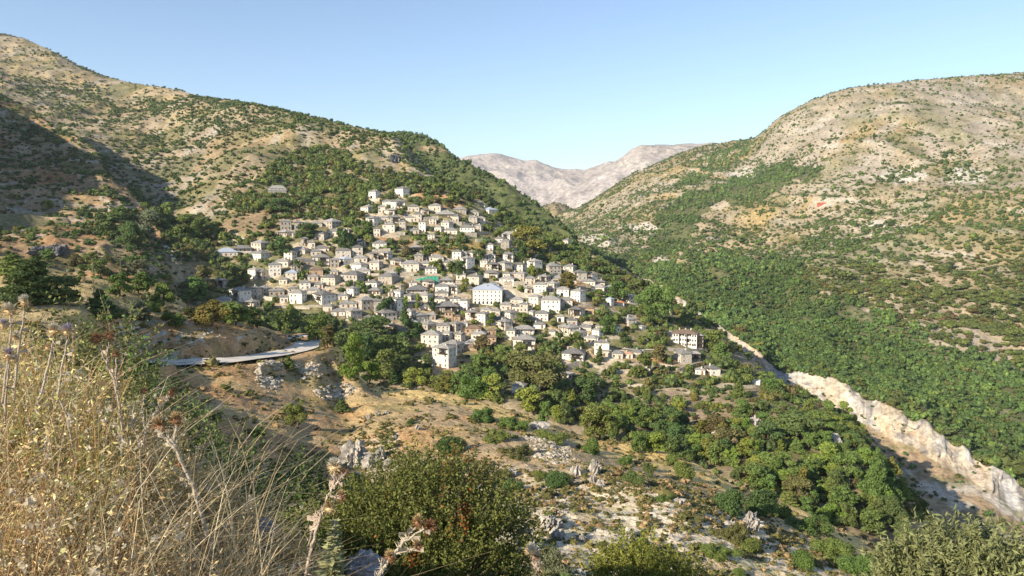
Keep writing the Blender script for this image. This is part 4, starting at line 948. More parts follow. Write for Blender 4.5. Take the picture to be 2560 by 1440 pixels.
# ---- trees and bushes one can point to, read from the photograph: x, foot y, width, height, shape, leaf
TREES = [(875,948,66,112,'tall','leaf_bright','tall bright green poplar tree at the bend below the road','tall bright poplar'), (745,1072,52,80,'round','leaf_green','small mid green tree standing alone on the dry brown slope','lone slope tree'),
 (726,928,36,40,'conifer','leaf_green','young conifer beside the pale boulder heap below the road','young roadside conifer'), (856,1029,38,34,'conifer','leaf_dark','tiny dark conifer on brown ground below the stone scree','tiny dark conifer'),
 (1326,628,78,58,'round','leaf_yellow','large golden plane tree beside the gabled church','golden plane tree'), (1412,722,44,38,'round','leaf_yellow','round golden tree among the houses right of the school','round golden tree'),
 (1345,985,135,118,'round','leaf_brown','huge brownish plane tree below the village','huge brownish plane'), (1376,780,34,38,'round','leaf_brown',None,None),
 (1265,925,52,58,'round','leaf_green',None,None),(1300,900,44,40,'round','leaf_green',None,None),(1200,880,40,40,'round','leaf_brown',None,None),(1195,935,55,50,'round','leaf_green',None,None),
 (960,800,40,56,'round','leaf_dark',None,None),(1012,806,34,40,'conifer','leaf_dark',None,None),(1044,772,22,34,'round','leaf_bright',None,None),(1014,770,20,28,'round','leaf_bright',None,None),(1080,775,26,32,'round','leaf_dark',None,None),
 (1110,775,14,28,'conifer','leaf_dark',None,None),(1306,815,48,30,'round','leaf_green',None,None),(1227,812,28,28,'round','leaf_bright',None,None),(1418,835,12,30,'conifer','leaf_dark',None,None),(1400,868,28,36,'round','leaf_green',None,None),
 (1440,875,40,44,'round','leaf_green',None,None),(1498,905,24,40,'conifer','leaf_dark',None,None),(1595,945,46,62,'round','leaf_green',None,None),(1650,905,44,42,'round','leaf_brown',None,None),(1515,838,36,48,'round','leaf_green',None,None),
 (1640,800,76,88,'round','leaf_green',None,None),(1730,790,44,56,'conifer','leaf_dark','dark layered cedar on the gorge edge','dark cedar'),(1770,880,56,50,'round','leaf_green',None,None),(1813,900,44,44,'round','leaf_green',None,None),(1545,750,48,46,'round','leaf_green',None,None),
 (1600,745,60,48,'round','leaf_dark',None,None),(1150,690,38,34,'round','leaf_dark',None,None),(1085,683,30,28,'round','leaf_green',None,None),(1130,684,32,28,'round','leaf_green',None,None),(1200,660,34,36,'round','leaf_dark',None,None),
 (1300,655,32,52,'round','leaf_dark',None,None),(1160,728,22,30,'round','leaf_bright',None,None),(1333,690,20,26,'round','leaf_bright',None,None),(1352,698,30,26,'round','leaf_dark',None,None),(1500,752,32,28,'round','leaf_green',None,None),
 (868,640,44,66,'round','leaf_dark','large dark green tree in the shaded upper left of the village','large dark village tree'),(770,600,46,38,'round','leaf_dark',None,None),(710,640,50,42,'round','leaf_dark',None,None),(915,590,40,34,'round','leaf_green',None,None),(700,530,52,34,'round','leaf_dark',None,None),
 (745,680,28,30,'round','leaf_dark',None,None),(600,720,46,52,'round','leaf_dark',None,None),(515,735,56,64,'round','leaf_brown','tall brownish tree at the left edge of the village','brownish edge tree'),(478,760,80,60,'round','leaf_green',None,None),(410,765,54,52,'round','leaf_green',None,None),
 (530,815,86,58,'round','leaf_yellow','large yellowish walnut tree on the knoll above the cutting','yellowish walnut tree'),(590,815,80,56,'round','leaf_green',None,None),(640,820,50,48,'round','leaf_dark',None,None),(345,735,60,50,'round','leaf_green',None,None),(300,740,60,56,'round','leaf_green',None,None),
 (255,800,100,75,'conifer','leaf_dark','dark spreading pine in front of the wooden pole','dark pine by pole'),(350,810,70,56,'round','leaf_grey','grey green olive like tree on the knoll','grey green knoll tree'),(385,780,36,30,'shrub','leaf_green',None,None),(440,820,40,34,'round','leaf_green',None,None),
 (75,760,170,115,'conifer','leaf_dark','broad dark pine clump on the left meadow','broad dark pine'),(30,690,90,56,'conifer','leaf_green',None,None),(150,760,90,62,'round','leaf_dark',None,None),(190,665,36,36,'shrub','leaf_brown',None,None),(120,655,40,30,'round','leaf_green',None,None),(230,660,30,28,'round','leaf_green',None,None),
 (330,640,60,80,'round','leaf_dark','big dark round tree at the head of the shaded valley','big valley tree'),(280,600,70,60,'round','leaf_dark',None,None),(360,590,66,60,'round','leaf_grey',None,None),(420,560,50,50,'round','leaf_green',None,None),(390,570,50,50,'round','leaf_dark',None,None),(345,690,60,40,'round','leaf_grey',None,None),
 (250,690,46,40,'round','leaf_green',None,None),(455,590,60,50,'round','leaf_green',None,None),(500,600,60,50,'round','leaf_green',None,None),(540,590,40,36,'round','leaf_green',None,None),(120,522,30,22,'round','leaf_bright','bright green round tree on the shaded hillside','bright shaded hill tree'),
 (795,850,60,56,'round','leaf_green',None,None),(820,870,44,56,'round','leaf_brown',None,None),(740,830,60,56,'round','leaf_green',None,None),(700,825,50,46,'round','leaf_dark',None,None),(925,960,56,56,'round','leaf_bright',None,None),(960,950,60,70,'round','leaf_green',None,None),(910,900,50,60,'round','leaf_dark',None,None),
 (985,900,70,60,'round','leaf_green',None,None),(1040,965,50,46,'round','leaf_bright',None,None),(1025,850,60,50,'round','leaf_dark',None,None),(930,850,80,56,'round','leaf_dark',None,None),(1090,975,44,36,'round','leaf_green',None,None),(1120,975,46,40,'round','leaf_brown',None,None),(1160,985,60,54,'round','leaf_green',None,None),
 (1185,1000,70,60,'round','leaf_green',None,None),(1230,1000,60,60,'round','leaf_bright',None,None),(1330,1030,90,60,'round','leaf_bright',None,None),(1400,1040,60,60,'round','leaf_dark',None,None),(1385,960,26,60,'tall','leaf_green',None,None),
 (1500,1100,100,88,'round','leaf_green','big green tree standing on the golden strip','big golden strip tree'),(1360,1062,38,56,'round','leaf_green',None,None),(1420,1062,50,50,'round','leaf_dark',None,None),(1460,1010,80,60,'round','leaf_dark',None,None),(1540,1100,60,80,'round','leaf_green',None,None),
 (1595,1130,42,50,'round','leaf_green',None,None),(1640,1130,56,46,'round','leaf_bright',None,None),(1700,1145,66,56,'round','leaf_dark',None,None),(1680,1080,80,56,'round','leaf_dark',None,None),(1620,1070,60,50,'round','leaf_green',None,None),(1770,1150,60,50,'round','leaf_yellow',None,None),(1790,1090,60,50,'round','leaf_brown',None,None),
 (1830,1135,80,62,'round','leaf_brown',None,None),(1850,1050,60,48,'round','leaf_green',None,None),(1920,1120,70,60,'round','leaf_dark',None,None),(1990,1100,90,70,'round','leaf_dark',None,None),(2050,1080,70,50,'round','leaf_green',None,None),(1960,1200,100,80,'round','leaf_green',None,None),(2050,1180,90,70,'round','leaf_bright',None,None),
 (2110,1200,80,70,'round','leaf_green',None,None),(2130,1120,60,40,'round','leaf_dark',None,None),(1900,1230,80,60,'round','leaf_green',None,None),(2000,1260,80,60,'round','leaf_brown',None,None),(2100,1290,90,70,'round','leaf_green',None,None),(2185,1250,80,130,'conifer','leaf_green','tall pale green fir on the brink of the gorge','tall gorge fir'),
 (2230,1330,90,80,'round','leaf_dark',None,None),(2180,1340,80,60,'round','leaf_green',None,None),(2260,1390,80,60,'round','leaf_green',None,None)]
for r in TREES: plant_px(*r[:6], label=r[6], lm=r[7], fine=1 if r[3] > 74 else 0)
BUSHES = [(1120,1130,76,66,'shrub','leaf_dark','dark green dome shaped bush on the brown slope','dark dome bush'),(562,975,26,22,'shrub','leaf_green',None,None),(1025,1060,20,16,'shrub','leaf_dark',None,None),(1283,1232,50,46,'shrub','leaf_dark',None,None),(1355,1195,34,28,'shrub','leaf_green',None,None),
 (1393,1216,60,66,'shrub','leaf_dark',None,None),(1372,1100,80,40,'spread','leaf_green',None,None),(1475,1134,52,46,'shrub','leaf_green',None,None),(1582,1212,50,44,'shrub','leaf_dark',None,None),(1710,1196,62,56,'shrub','leaf_green',None,None),(1678,1160,36,38,'shrub','leaf_green',None,None),(1618,1188,30,46,'shrub','leaf_dark',None,None),
 (1565,1160,46,36,'spread','leaf_green',None,None),(1280,1070,90,44,'spread','leaf_green','wide low bright scrub patch on the crest of the slope','wide crest scrub'),(1210,1050,80,40,'spread','leaf_green',None,None),(1240,1100,70,40,'spread','leaf_green',None,None),(1300,1140,70,36,'spread','leaf_brown',None,None),(1660,1250,40,26,'spread','leaf_green',None,None),
 (1830,1290,110,80,'shrub','leaf_dark',None,None),(1900,1290,130,90,'shrub','leaf_dark',None,None),(1960,1300,80,60,'shrub','leaf_green',None,None),(2020,1330,120,60,'spread','leaf_green',None,None),(1800,1390,80,50,'spread','leaf_green',None,None),(1840,1350,90,60,'spread','leaf_brown',None,None),(1870,1380,60,50,'shrub','leaf_green',None,None),
 (1850,1440,40,30,'shrub','leaf_green',None,None),(1600,1385,60,56,'shrub','leaf_dark',None,None),(1380,1440,78,90,'shrub','leaf_grey',None,None),(1455,1345,22,18,'shrub','leaf_green',None,None),(1370,1300,24,30,'shrub','leaf_green',None,None),(1290,1420,50,60,'shrub','leaf_dark',None,None),
 (1260,1190,40,30,'spread','leaf_brown',None,None),(1730,1300,60,30,'spread','leaf_brown',None,None),(640,1090,50,36,'spread','leaf_green',None,None),(2090,1400,120,70,'spread','leaf_green',None,None),(2010,1420,80,60,'shrub','leaf_green',None,None),(2150,1440,110,80,'shrub','leaf_green',None,None),
 (430,735,36,26,'shrub','leaf_green',None,None),(480,790,50,30,'shrub','leaf_brown',None,None),(420,800,50,30,'shrub','leaf_green',None,None),(170,700,22,16,'shrub','leaf_green',None,None),(195,705,20,20,'shrub','leaf_dark',None,None)]
for r in BUSHES: plant_px(*r[:6], label=r[6], lm=r[7], fine=1, tree=False, keys=('B', 'C'))

# ---- the many others: density over the real slope, thick where the photograph is wooded
def visible_mask(margin=25):
    M = {}
    for key in ORDER:
        h = SHEETS[key]; cur = np.array([M.get(int(round(p/4)), 9e9) for p in h.px]); out = np.zeros(h.QY.shape, bool)
        for i in range(h.QY.shape[0]):
            out[i] = h.QY[i] <= cur+margin; cur = np.minimum(cur, h.QY[i])
        h.vis = out & (h.PX > -140) & (h.PX < 2700) & (h.QY > -50) & (h.QY < 1500)
        for p, q in zip(h.px, cur): M[int(round(p/4))] = min(q, M.get(int(round(p/4)), 9e9))
visible_mask()
def scatter(h, dens):
    """points over the visible part of a sheet, dens per square metre of ground plan"""
    dx1 = np.diff(h.X, axis=1)[:-1]; dy1 = np.diff(h.Y, axis=1)[:-1]; dx2 = np.diff(h.X, axis=0)[:, :-1]; dy2 = np.diff(h.Y, axis=0)[:, :-1]
    area = np.abs(dx1*dy2-dy1*dx2); e = area*dens[:-1, :-1]*h.vis[:-1, :-1]
    n = RNG.poisson(e); i, j = np.nonzero(n); r = n[i, j]; i = np.repeat(i, r); j = np.repeat(j, r)
    u, v = RNG.uniform(0, 1, (2, len(i)))
    f = lambda A: (A[i, j]*(1-u)+A[i, j+1]*u)*(1-v)+(A[i+1, j]*(1-u)+A[i+1, j+1]*u)*v
    return f(h.X), f(h.Y), f(h.Z)
def clump(X, Y, s, seed, lo, hi): return sstep(lo, hi, fbm(X/s, Y/s, 4, seed))
WOODS_C = [[(690,400),(780,372),(880,395),(960,430),(1060,452),(1150,476),(1180,500),(1120,500),(1060,490),(1000,470),(935,470),(910,500),(905,540),(870,560),(800,545),(760,560),(725,530),(745,495),(760,470),(720,455),(690,465),(665,470),(640,440)],
 [(640,500),(720,495),(745,520),(690,535),(600,545),(580,520),(610,480),(650,480)], [(430,545),(480,540),(530,560),(560,600),(640,625),(690,570),(740,590),(760,620),(720,640),(620,690),(600,720),(540,690),(500,640),(440,660),(410,590)],
 [(250,500),(330,470),(400,540),(440,560),(400,620),(380,700),(330,720),(300,650),(380,600),(300,560)], [(480,775),(640,775),(850,800),(1000,830),(1050,900),(1100,950),(1100,985),(880,970),(850,870),(780,840),(700,835),(520,810)],
 [(1060,925),(1250,930),(1330,880),(1400,950),(1460,935),(1600,960),(1700,960),(1850,985),(2000,975),(2150,1080),(2280,1250),(2330,1300),(2100,1330),(1900,1250),(1700,1160),(1500,1100),(1300,1030),(1100,985)],
 [(1440,640),(1560,690),(1640,735),(1700,770),(1760,840),(1830,900),(1860,945),(1830,960),(1790,890),(1730,830),(1660,820),(1600,745),(1500,690),(1400,655)], [(1200,495),(1300,552),(1400,600),(1400,640),(1320,600),(1250,540),(1190,520)],
 [(750,565),(800,560),(900,545),(905,580),(955,600),(880,640),(800,640),(770,600)], [(520,645),(640,655),(640,690),(600,735),(560,725),(530,690)], [(1150,455),(1250,525),(1180,510),(1120,470)], [(600,640),(700,655),(720,690),(620,690)], [(800,880),(900,870),(1000,900),(960,960),(880,950)]]
SHRUB_BANDS = [[(20,195),(100,190),(230,215),(280,255),(200,245),(60,230)], [(320,240),(470,255),(560,300),(650,330),(560,335),(440,300),(380,290)], [(480,248),(650,268),(840,308),(930,330),(985,343),(1060,420),(1000,420),(900,370),(760,330),(600,300)], [(560,430),(700,400),(690,470),(600,540),(540,540)], [(1060,600),(1200,600),(1190,640),(1080,640)], [(935,640),(1010,635),(1000,660),(930,655)]]
h = hC; wood = np.zeros(h.X.shape, bool)
for p in WOODS_C: wood |= soft(h.PX, h.QY, p, 10)
vill = inpoly(h.PX, h.QY, POLY_VILLAGE)
band = np.zeros(h.X.shape, bool)
for p in SHRUB_BANDS: band |= soft(h.PX, h.QY, p, 10)
thin = soft(h.PX, h.QY, [(1430,925),(1850,975),(2050,1000),(2000,1065),(1750,1065),(1450,1005)], 12)
TX, TY, TZ = scatter(h, wood*(1-.75*thin)*.036*(.5+clump(h.X, h.Y, 35, 201, -.4, .1))+vill*(~wood)*.030*(.25+clump(h.X, h.Y, 26, 344, -.3, .2)))
SXc, SYc, SZc = scatter(h, (~vill)*(~wood)*(.011+.055*clump(h.X, h.Y, 70, 202, -.25, .3)*clump(h.X, h.Y, 22, 312, -.4, .25)+.045*band)*(.35+.65*sstep(120, 300, h.QY))+vill*.035*clump(h.X, h.Y, 22, 203, -.2, .2)+wood*.010+thin*.03)
TH = RNG.uniform(3.0, 7.8, len(TX))*RNG.choice([.6, 1, 1, 1.2], len(TX)); TW = TH*RNG.uniform(.75, 1.2, len(TX))
def keep_off(x, y, z, w_, h_, lim=.24):
    px, py = proj(x, y, z); s = FPX/y; L, R_, T_, B_ = px-w_*s/2, px+w_*s/2, py-h_*s, py
    bad = np.zeros(len(x), bool)
    for hx0, hy0, hx1, hy1, D in HBOX:
        ov = np.clip(np.minimum(R_, hx1)-np.maximum(L, hx0), 0, None)*np.clip(np.minimum(B_, hy1)-np.maximum(T_, hy0), 0, None)
        near = y < D+9
        bad |= near & (ov > lim*(hx1-hx0)*(hy1-hy0))
        bad |= (np.abs(y-D-4) < 9) & (px > hx0) & (px < hx1) & (py > hy0) & (py < hy1+1)
    for q in ROADS_BOX:
        bad |= (L < q[2]) & (R_ > q[0]) & (T_ < q[3]) & (B_ > q[1]) & (y < q[4])
    return ~bad
ROADS_BOX = [(668,466,722,490,690), (1676,832,1766,868,500), (1187,724,1258,764,520), (1086,868,1140,921,470), (918,476,952,502,640), (988,470,1026,494,660), (520,572,600,598,520), (600,594,650,606,520), (402,606,440,655,460), (1548,866,1655,876,470), (735,836,784,866,330)]
k = keep_off(TX, TY, TZ, TW, TH); TX, TY, TZ, TH, TW = TX[k], TY[k], TZ[k], TH[k], TW[k]
hL_d = .024+.045*clump(hL.X, hL.Y, 55, 204, -.1, .3)
hL_d = hL_d+.03*soft(hL.PX, hL.QY, [(230,470),(330,500),(430,600),(400,720),(300,720),(280,620),(210,560)], 12)
LX, LY, LZ = scatter(hL, hL_d)
BX, BY, BZ = scatter(hB, np.where(hB.PX > 900, .012*clump(hB.X, hB.Y, 9, 205, .0, .4), .006*clump(hB.X, hB.Y, 9, 206, .1, .5))*(hB.T < 6.8)*(hB.Y > 26)*np.where((hB.T > 4.6) & (hB.PX > 850), .25, 1))
sh_x = np.concatenate([SXc, LX, BX]); sh_y = np.concatenate([SYc, LY, BY]); sh_z = np.concatenate([SZc, LZ, BZ])
sh_w = np.concatenate([RNG.lognormal(1.15, .45, len(SXc)), RNG.lognormal(1.15, .4, len(LX)), RNG.lognormal(.2, .4, len(BX))]); sh_w = np.clip(sh_w, .6, 7.5); sh_h = sh_w*RNG.uniform(.55, .95, len(sh_w))
k = keep_off(sh_x, sh_y, sh_z, sh_w, sh_h, .15); sh_x, sh_y, sh_z, sh_w, sh_h = (a[k] for a in (sh_x, sh_y, sh_z, sh_w, sh_h))
# the largest in the picture are objects of their own
def big_ones(x, y, z, w_, h_, n):
    px, py = proj(x, y, z); s = w_*h_/y**2*((px > -20) & (px < 2580) & (py < 1440))
    o = np.argsort(-s); m = np.zeros(len(x), bool); m[o[:n]] = True
    return m
N_TREE = 290-len(TREES); N_BUSH = 285-len(BUSHES)
mt = big_ones(TX, TY, TZ, TW, TH, N_TREE); mb = big_ones(sh_x, sh_y, sh_z, sh_w, sh_h, N_BUSH)
tl_ = ['leaf_green', 'leaf_green', 'leaf_green', 'leaf_dark', 'leaf_dark', 'leaf_bright', 'leaf_bright', 'leaf_yellow', 'leaf_green']
rs = random.Random(5)
for x, y, z, w_, h_ in zip(TX[mt], TY[mt], TZ[mt], TW[mt], TH[mt]): plant(x, y, z, w_, h_, rs.choice(['round', 'round', 'round', 'round', 'conifer', 'tall']), rs.choice(tl_))
for x, y, z, w_, h_ in zip(sh_x[mb], sh_y[mb], sh_z[mb], sh_w[mb], sh_h[mb]): plant(x, y, z, w_, h_, rs.choice(['shrub', 'shrub', 'spread']), rs.choice(['leaf_green', 'leaf_dark', 'leaf_dark', 'leaf_green', 'leaf_brown', 'leaf_yellow']), tree=False)
# the rest: masses
def templates(n, nl, size, core=3, seed=0, flat=1.0):
    out = []
    for i in range(n):
        rng = np.random.default_rng(seed+i); C_ = []; Rr = []
        for q in range(core):
            a = q*6.28/core+rng.uniform(-.6, .6); r = .22*(core > 1); C_.append((r*cos(a), r*sin(a), rng.uniform(.38, .58)*flat)); s = rng.uniform(.26, .36) if core > 1 else .48; Rr.append((s, s, s*1.0*flat))
        V, F = leaves(rng, C_, Rr, nl, size, out=.7, lo=.85); V2, F2 = cores(rng, C_, Rr, .85)
        out.append((np.concatenate([V, V2]), F, F2+len(V)))
    return out
TPL_TREE = templates(7, 110, .10, 4, 900); TPL_SHRUB = templates(8, 26, .17, 2, 930); TPL_FAR = templates(8, 9, .26, 1, 960)
def mass(name, x, y, z, w_, h_, col, tpl):
    Vs, F4, F3, Cs = [], [], [], []; off = 0; which = RNG.integers(0, len(tpl), len(x))
    for t in range(len(tpl)):
        m = which == t; n = m.sum()
        if not n: continue
        V, q4, q3 = tpl[t]; nv = len(V); a = RNG.uniform(0, 6.283, n); ca, sa = np.cos(a), np.sin(a)
        P = np.empty((n, nv, 3)); P[:, :, 0] = (V[:, 0]*ca[:, None]-V[:, 1]*sa[:, None])*w_[m][:, None]+x[m][:, None]; P[:, :, 1] = (V[:, 0]*sa[:, None]+V[:, 1]*ca[:, None])*w_[m][:, None]+y[m][:, None]
        P[:, :, 2] = V[None, :, 2]*h_[m][:, None]+z[m][:, None]-.12*h_[m][:, None]
        Vs.append(P.reshape(-1, 3)); Cs.append(np.repeat(col[m], nv, axis=0)); o = (np.arange(n)*nv+off)[:, None, None]
        F4.append((q4[None]+o).reshape(-1, 4)); F3.append((q3[None]+o).reshape(-1, 3)); off += n*nv
    me = mesh_np(name, np.concatenate(Vs), [np.concatenate(F4), np.concatenate(F3)], [MATS['leaf_mass']], {'Col': np.concatenate(Cs)})
    o = obj(name, me); tag(o, kind='stuff'); return o
PAL = np.array([(.112,.152,.048), (.135,.188,.052), (.092,.130,.046), (.165,.205,.052), (.150,.145,.045), (.13,.11,.048)])
def cols(n, p): return PAL[RNG.choice(len(PAL), n, p=p)]*RNG.uniform(.8, 1.25, (n, 1))
m = ~mt; mass('village_woodland', TX[m], TY[m], TZ[m], TW[m], TH[m], cols(m.sum(), [.2,.3,.15,.2,.1,.05]), TPL_TREE)
m = ~mb; mass('hillside_shrubs', sh_x[m], sh_y[m], sh_z[m], sh_w[m], sh_h[m], cols(m.sum(), [.3,.25,.25,.08,.08,.04]), TPL_SHRUB)
x, y, z = scatter(hD, np.full(hD.X.shape, .012)*(.5+clump(hD.X, hD.Y, 60, 207, -.4, .1))); n = len(x); w_ = RNG.uniform(4, 8, n)
mass('ridge_woodland', x, y, z, w_, w_*RNG.uniform(.7, 1.2, n), cols(n, [.4,.2,.4,0,0,0]), TPL_FAR)
h = hR; wd = soft(h.PX, h.QY, POLY_WOOD, 25) & (h.T > 3.0); bd = (soft(h.PX, h.QY, POLY_BAND, 14) | soft(h.PX, h.QY, POLY_BAND2, 10)) & (h.T > 3.05)
x, y, z = scatter(h, wd*.080*(.35+clump(h.X, h.Y, 38, 208, -.4, -.05))+bd*.036*(.3+clump(h.X, h.Y, 40, 209, -.4, .2)))
n = len(x); w_ = np.clip(RNG.lognormal(1.5, .36, n), 2.2, 10); hh_ = w_*RNG.uniform(.75, 1.15, n)
near = y < 1000; print('R woods', n, near.sum())
cR = cols(n, [.22,.38,.14,.20,.06,0])*np.array((.92,.97,1.0))*(1+.38*fbm(x/70, y/70, 4, 340))[:, None]; mass('gorge_woodland', x[near], y[near], z[near], w_[near], hh_[near], cR[near], TPL_SHRUB); mass('upper_woodland', x[~near], y[~near], z[~near], w_[~near], hh_[~near], cR[~near], TPL_FAR)
top = .22+.78*sstep(240, 520, h.QY-.0*h.PX)
x, y, z = scatter(h, (~wd)*(~bd)*(h.T > 3.05)*(.011+.048*clump(h.X+.4*h.Y, h.Y, 60, 210, -.25, .3)*clump(h.X, h.Y, 24, 310, -.35, .25)+.016*sstep(480, 680, h.QY))*top+((h.T > 3.0) & (h.T < 3.2))*.02); n = len(x); w_ = RNG.lognormal(1.36, .42, n)*(1+.9*sstep(560, 800, proj(x, y, z)[1])*RNG.uniform(0, 1, n))
print('R scrub', n)
hh_ = w_*RNG.uniform(.5, .85, n); cS = cols(n, [.35,.2,.3,.05,.07,.03])*1.05; near = y < 1000
mass('gorge_scrub', x[near], y[near], z[near], w_[near], hh_[near], cS[near], TPL_TREE); mass('mountain_scrub', x[~near], y[~near], z[~near], w_[~near], hh_[~near], cS[~near], TPL_FAR)
x, y, z = scatter(h, (h.T < 1.97)*.055*(.15+clump(h.X, h.Y, 16, 211, -.2, .3))+((h.T > 2.05) & (h.T <= 2.9))*.02*clump(h.PX/30, h.Z/8, 1, 311, -.1, .3)); n = len(x); w_ = RNG.lognormal(.85, .4, n)
mass('gorge_bushes', x, y, z, w_, w_*RNG.uniform(.6, 1, n), cols(n, [.25,.2,.15,.1,.15,.15]), TPL_SHRUB)
x, y, z = scatter(hK, np.full(hK.X.shape, .002)); n = len(x); w_ = RNG.uniform(4, 9, n); mass('knoll_scrub', x, y, z, w_, w_*.7, cols(n, [.5,.1,.4,0,0,0]), TPL_FAR)
print('trees', len(TX), 'shrubs', len(sh_x))

# ============================================================ ROCKS, STONES, TUFTS
plain('limestone', (.36,.33,.285), var=.5, scale=1.1, bump=1.0)
plain('limestone_dark', (.16,.155,.15), var=.4, scale=.5, bump=1.0)
plain('limestone_near', (.27,.275,.285), var=.3, scale=9, bump=.8)
def ico_sub(n):
    V, F = ICO_V.copy(), ICO_F.copy()
    for _ in range(n):
        E = {}; V = list(V); nf = []
        def mid(a, b):
            k = (min(a, b), max(a, b))
            if k not in E: q = V[a]+V[b]; V.append(q/np.linalg.norm(q)); E[k] = len(V)-1
            return E[k]
        for a, b, c in F:
            x, y, z = mid(a, b), mid(b, c), mid(c, a); nf += [(a,x,z),(b,y,x),(c,z,y),(x,y,z)]
        V, F = np.array(V), np.array(nf)
    return V, F
ICO3, ICO4 = ico_sub(3), ico_sub(4)
ICO1 = ico_sub(1)
def rock_mesh(seed, w_, d_, h_, rough=.35, spire=0, mat='limestone'):
    V, F = ICO4; V = V.copy(); n = ridged(V[:, 0]*1.7+seed, V[:, 1]*1.7+V[:, 2]*1.1, 4, seed)-.55; n2 = fbm(V[:, 0]*5+seed, V[:, 1]*5+V[:, 2]*4, 3, seed+3)
    r = 1+rough*1.2*n+rough*.35*n2; V = V*r[:, None]
    if spire:
        t = np.clip((V[:, 2]+.3)/1.3, 0, 1); fins = ridged(np.arctan2(V[:, 1], V[:, 0])*2.2+seed, V[:, 2]*.7, 3, seed+7)
        V[:, :2] *= (1-spire*.45*t+.6*(fins-.5))[:, None]; V[:, 2] *= 1+.7*(fins-.5)
    q = .22; V = np.where(np.abs(V) > 0, V, V); V[:, 2] = np.maximum(V[:, 2], -.55)
    return mesh_np('rock', V*np.array((w_/2, d_/2, h_/1.5)), F, [MATS[mat]], smooth=False)
ROCKS = [(885,1168,84,84,1,'jagged grey limestone spire on the brown slope','jagged rock spire'),(950,1152,34,40,1,None,None),(925,1172,44,34,.5,None,None),(855,1165,36,26,.4,None,None),(1282,1372,110,100,.6,'large fluted grey limestone outcrop low on the scrub slope','fluted limestone outcrop'),(1243,1300,36,84,1,'narrow upright limestone fin above a fluted outcrop','limestone fin'),
 (1488,1184,34,42,.7,None,None),(1440,1188,34,30,.4,None,None),(1483,1210,20,30,.6,None,None),(1502,1218,22,24,.5,None,None),(1275,1192,34,24,.3,None,None),(1380,1325,60,40,.3,None,None),(1395,1345,40,26,.2,None,None),(1345,1075,60,20,.1,None,None),
 (920,1050,14,16,.6,None,None),(945,1040,14,16,.6,None,None),(1045,1075,18,14,.2,None,None),(965,1036,14,12,.2,None,None),(985,1100,18,14,.2,None,None),(970,1165,30,20,.3,None,None),(1880,1325,60,44,.3,None,None),(1830,1325,44,24,.2,None,None),(1875,1320,30,50,.6,None,None),(1890,1370,40,36,.4,None,None),(1700,1260,30,18,.2,None,None),(1575,1345,36,28,.3,None,None),(1455,1355,26,22,.3,None,None),
 (2080,1115,50,36,.3,'big pale boulder among trees on the brink of the gorge','pale gorge boulder'),(2060,1080,60,40,.3,None,None),(1885,1078,50,44,.4,None,None),(1735,1085,30,24,.2,None,None),(1800,1100,40,28,.3,None,None),(1780,1142,50,28,.3,None,None),(2110,1225,40,40,.4,None,None),(2120,1200,30,60,.6,None,None),
 (100,636,70,26,.2,'dark cliff band above the left meadow','dark cliff band'),(140,636,50,30,.3,None,None),(990,405,40,26,.5,'grey crag on the skyline shoulder above the village','grey skyline crag')]
for i, (px, py, w_, h_, sp, lab, lm) in enumerate(ROCKS):
    q = hit(px, py, ['B', 'L', 'C'])
    if not q: continue
    s = q[1]/FPX; o = obj('rock_outcrop' if w_ > 40 else 'rock', rock_mesh(i*7+3, w_*s*.95, w_*s*.85, h_*s*.8, .6, sp*.75, 'limestone_dark' if py < 640 else 'limestone'), None, (q[0], q[1]+w_*s*.2, q[2]+h_*s*.22), (0, 0, i*1.3))
    tag(o, lab, 'rock', 'limestone rocks on the slopes')
    if lab is None: REG.append((o, 'grey limestone rock', px, py-h_/2))
    if lm: LM.append((lm, px, py-h_/2))
for x, y, z, w_ in zip(BX[:0], BY, BZ, BX): pass
def stones(name, X_, Y_, Z_, S_, col):
    V, F = ICO1 if len(X_) < 3000 else (ICO_V, ICO_F); n = len(X_); nv = len(V)
    J = V[None]*RNG.uniform(.6, 1.25, (n, nv, 1))*np.stack([S_*RNG.uniform(.7, 1.3, n), S_*RNG.uniform(.7, 1.3, n), S_*RNG.uniform(.45, .8, n)], 1)[:, None, :]
    P = J+np.stack([X_, Y_, Z_], 1)[:, None, :]
    me = mesh_np(name, P.reshape(-1, 3), (F[None]+(np.arange(n)*nv)[:, None, None]).reshape(-1, 3), [STONE_M], {'Col': np.repeat(col, nv, axis=0)})
    return tag(obj(name, me), kind='stuff')
STONE_M = ground_mat('stone_grain', 3, 12, .5, .05)
h = hB
rub = np.zeros(h.X.shape)
for p, d in (([(640,920),(665,905),(700,910),(702,945),(690,970),(660,975),(640,955)], 7.0), ([(730,912),(790,905),(820,920),(800,945),(750,950)], 3.5), ([(780,985),(800,965),(860,960),(905,970),(860,995),(800,1000)], 4.5), ([(660,980),(690,975),(690,1000),(650,1000)], 1.2), ([(290,800),(350,790),(380,850),(370,890),(310,890)], 2.5), ([(400,830),(560,820),(570,860),(420,880)], .8), ([(860,1130),(1000,1110),(980,1180),(880,1190)], 1.5), ([(1300,1090),(1400,1090),(1450,1150),(1360,1160)], 2.5), ([(1370,1220),(1430,1230),(1440,1300),(1400,1310)], 3)):
    rub = np.maximum(rub, soft(h.PX, h.QY, p, 6)*d)
x, y, z = scatter(h, rub); n = len(x); print('rubble', n)
stones('rubble', x, y, z, RNG.lognormal(-1.95, .6, n)*np.clip(y/120, .5, 1.5), np.array((.45,.39,.30))*RNG.uniform(.75, 1.2, (n, 1)))
x, y, z = scatter(h, (scr*.5*(h.Y > 24)*(.2+clump(h.X, h.Y, 7, 220, -.2, .3))+(1-scr)*.03)*(h.T < 5)*(rub == 0)); n = len(x); print('stones', n)
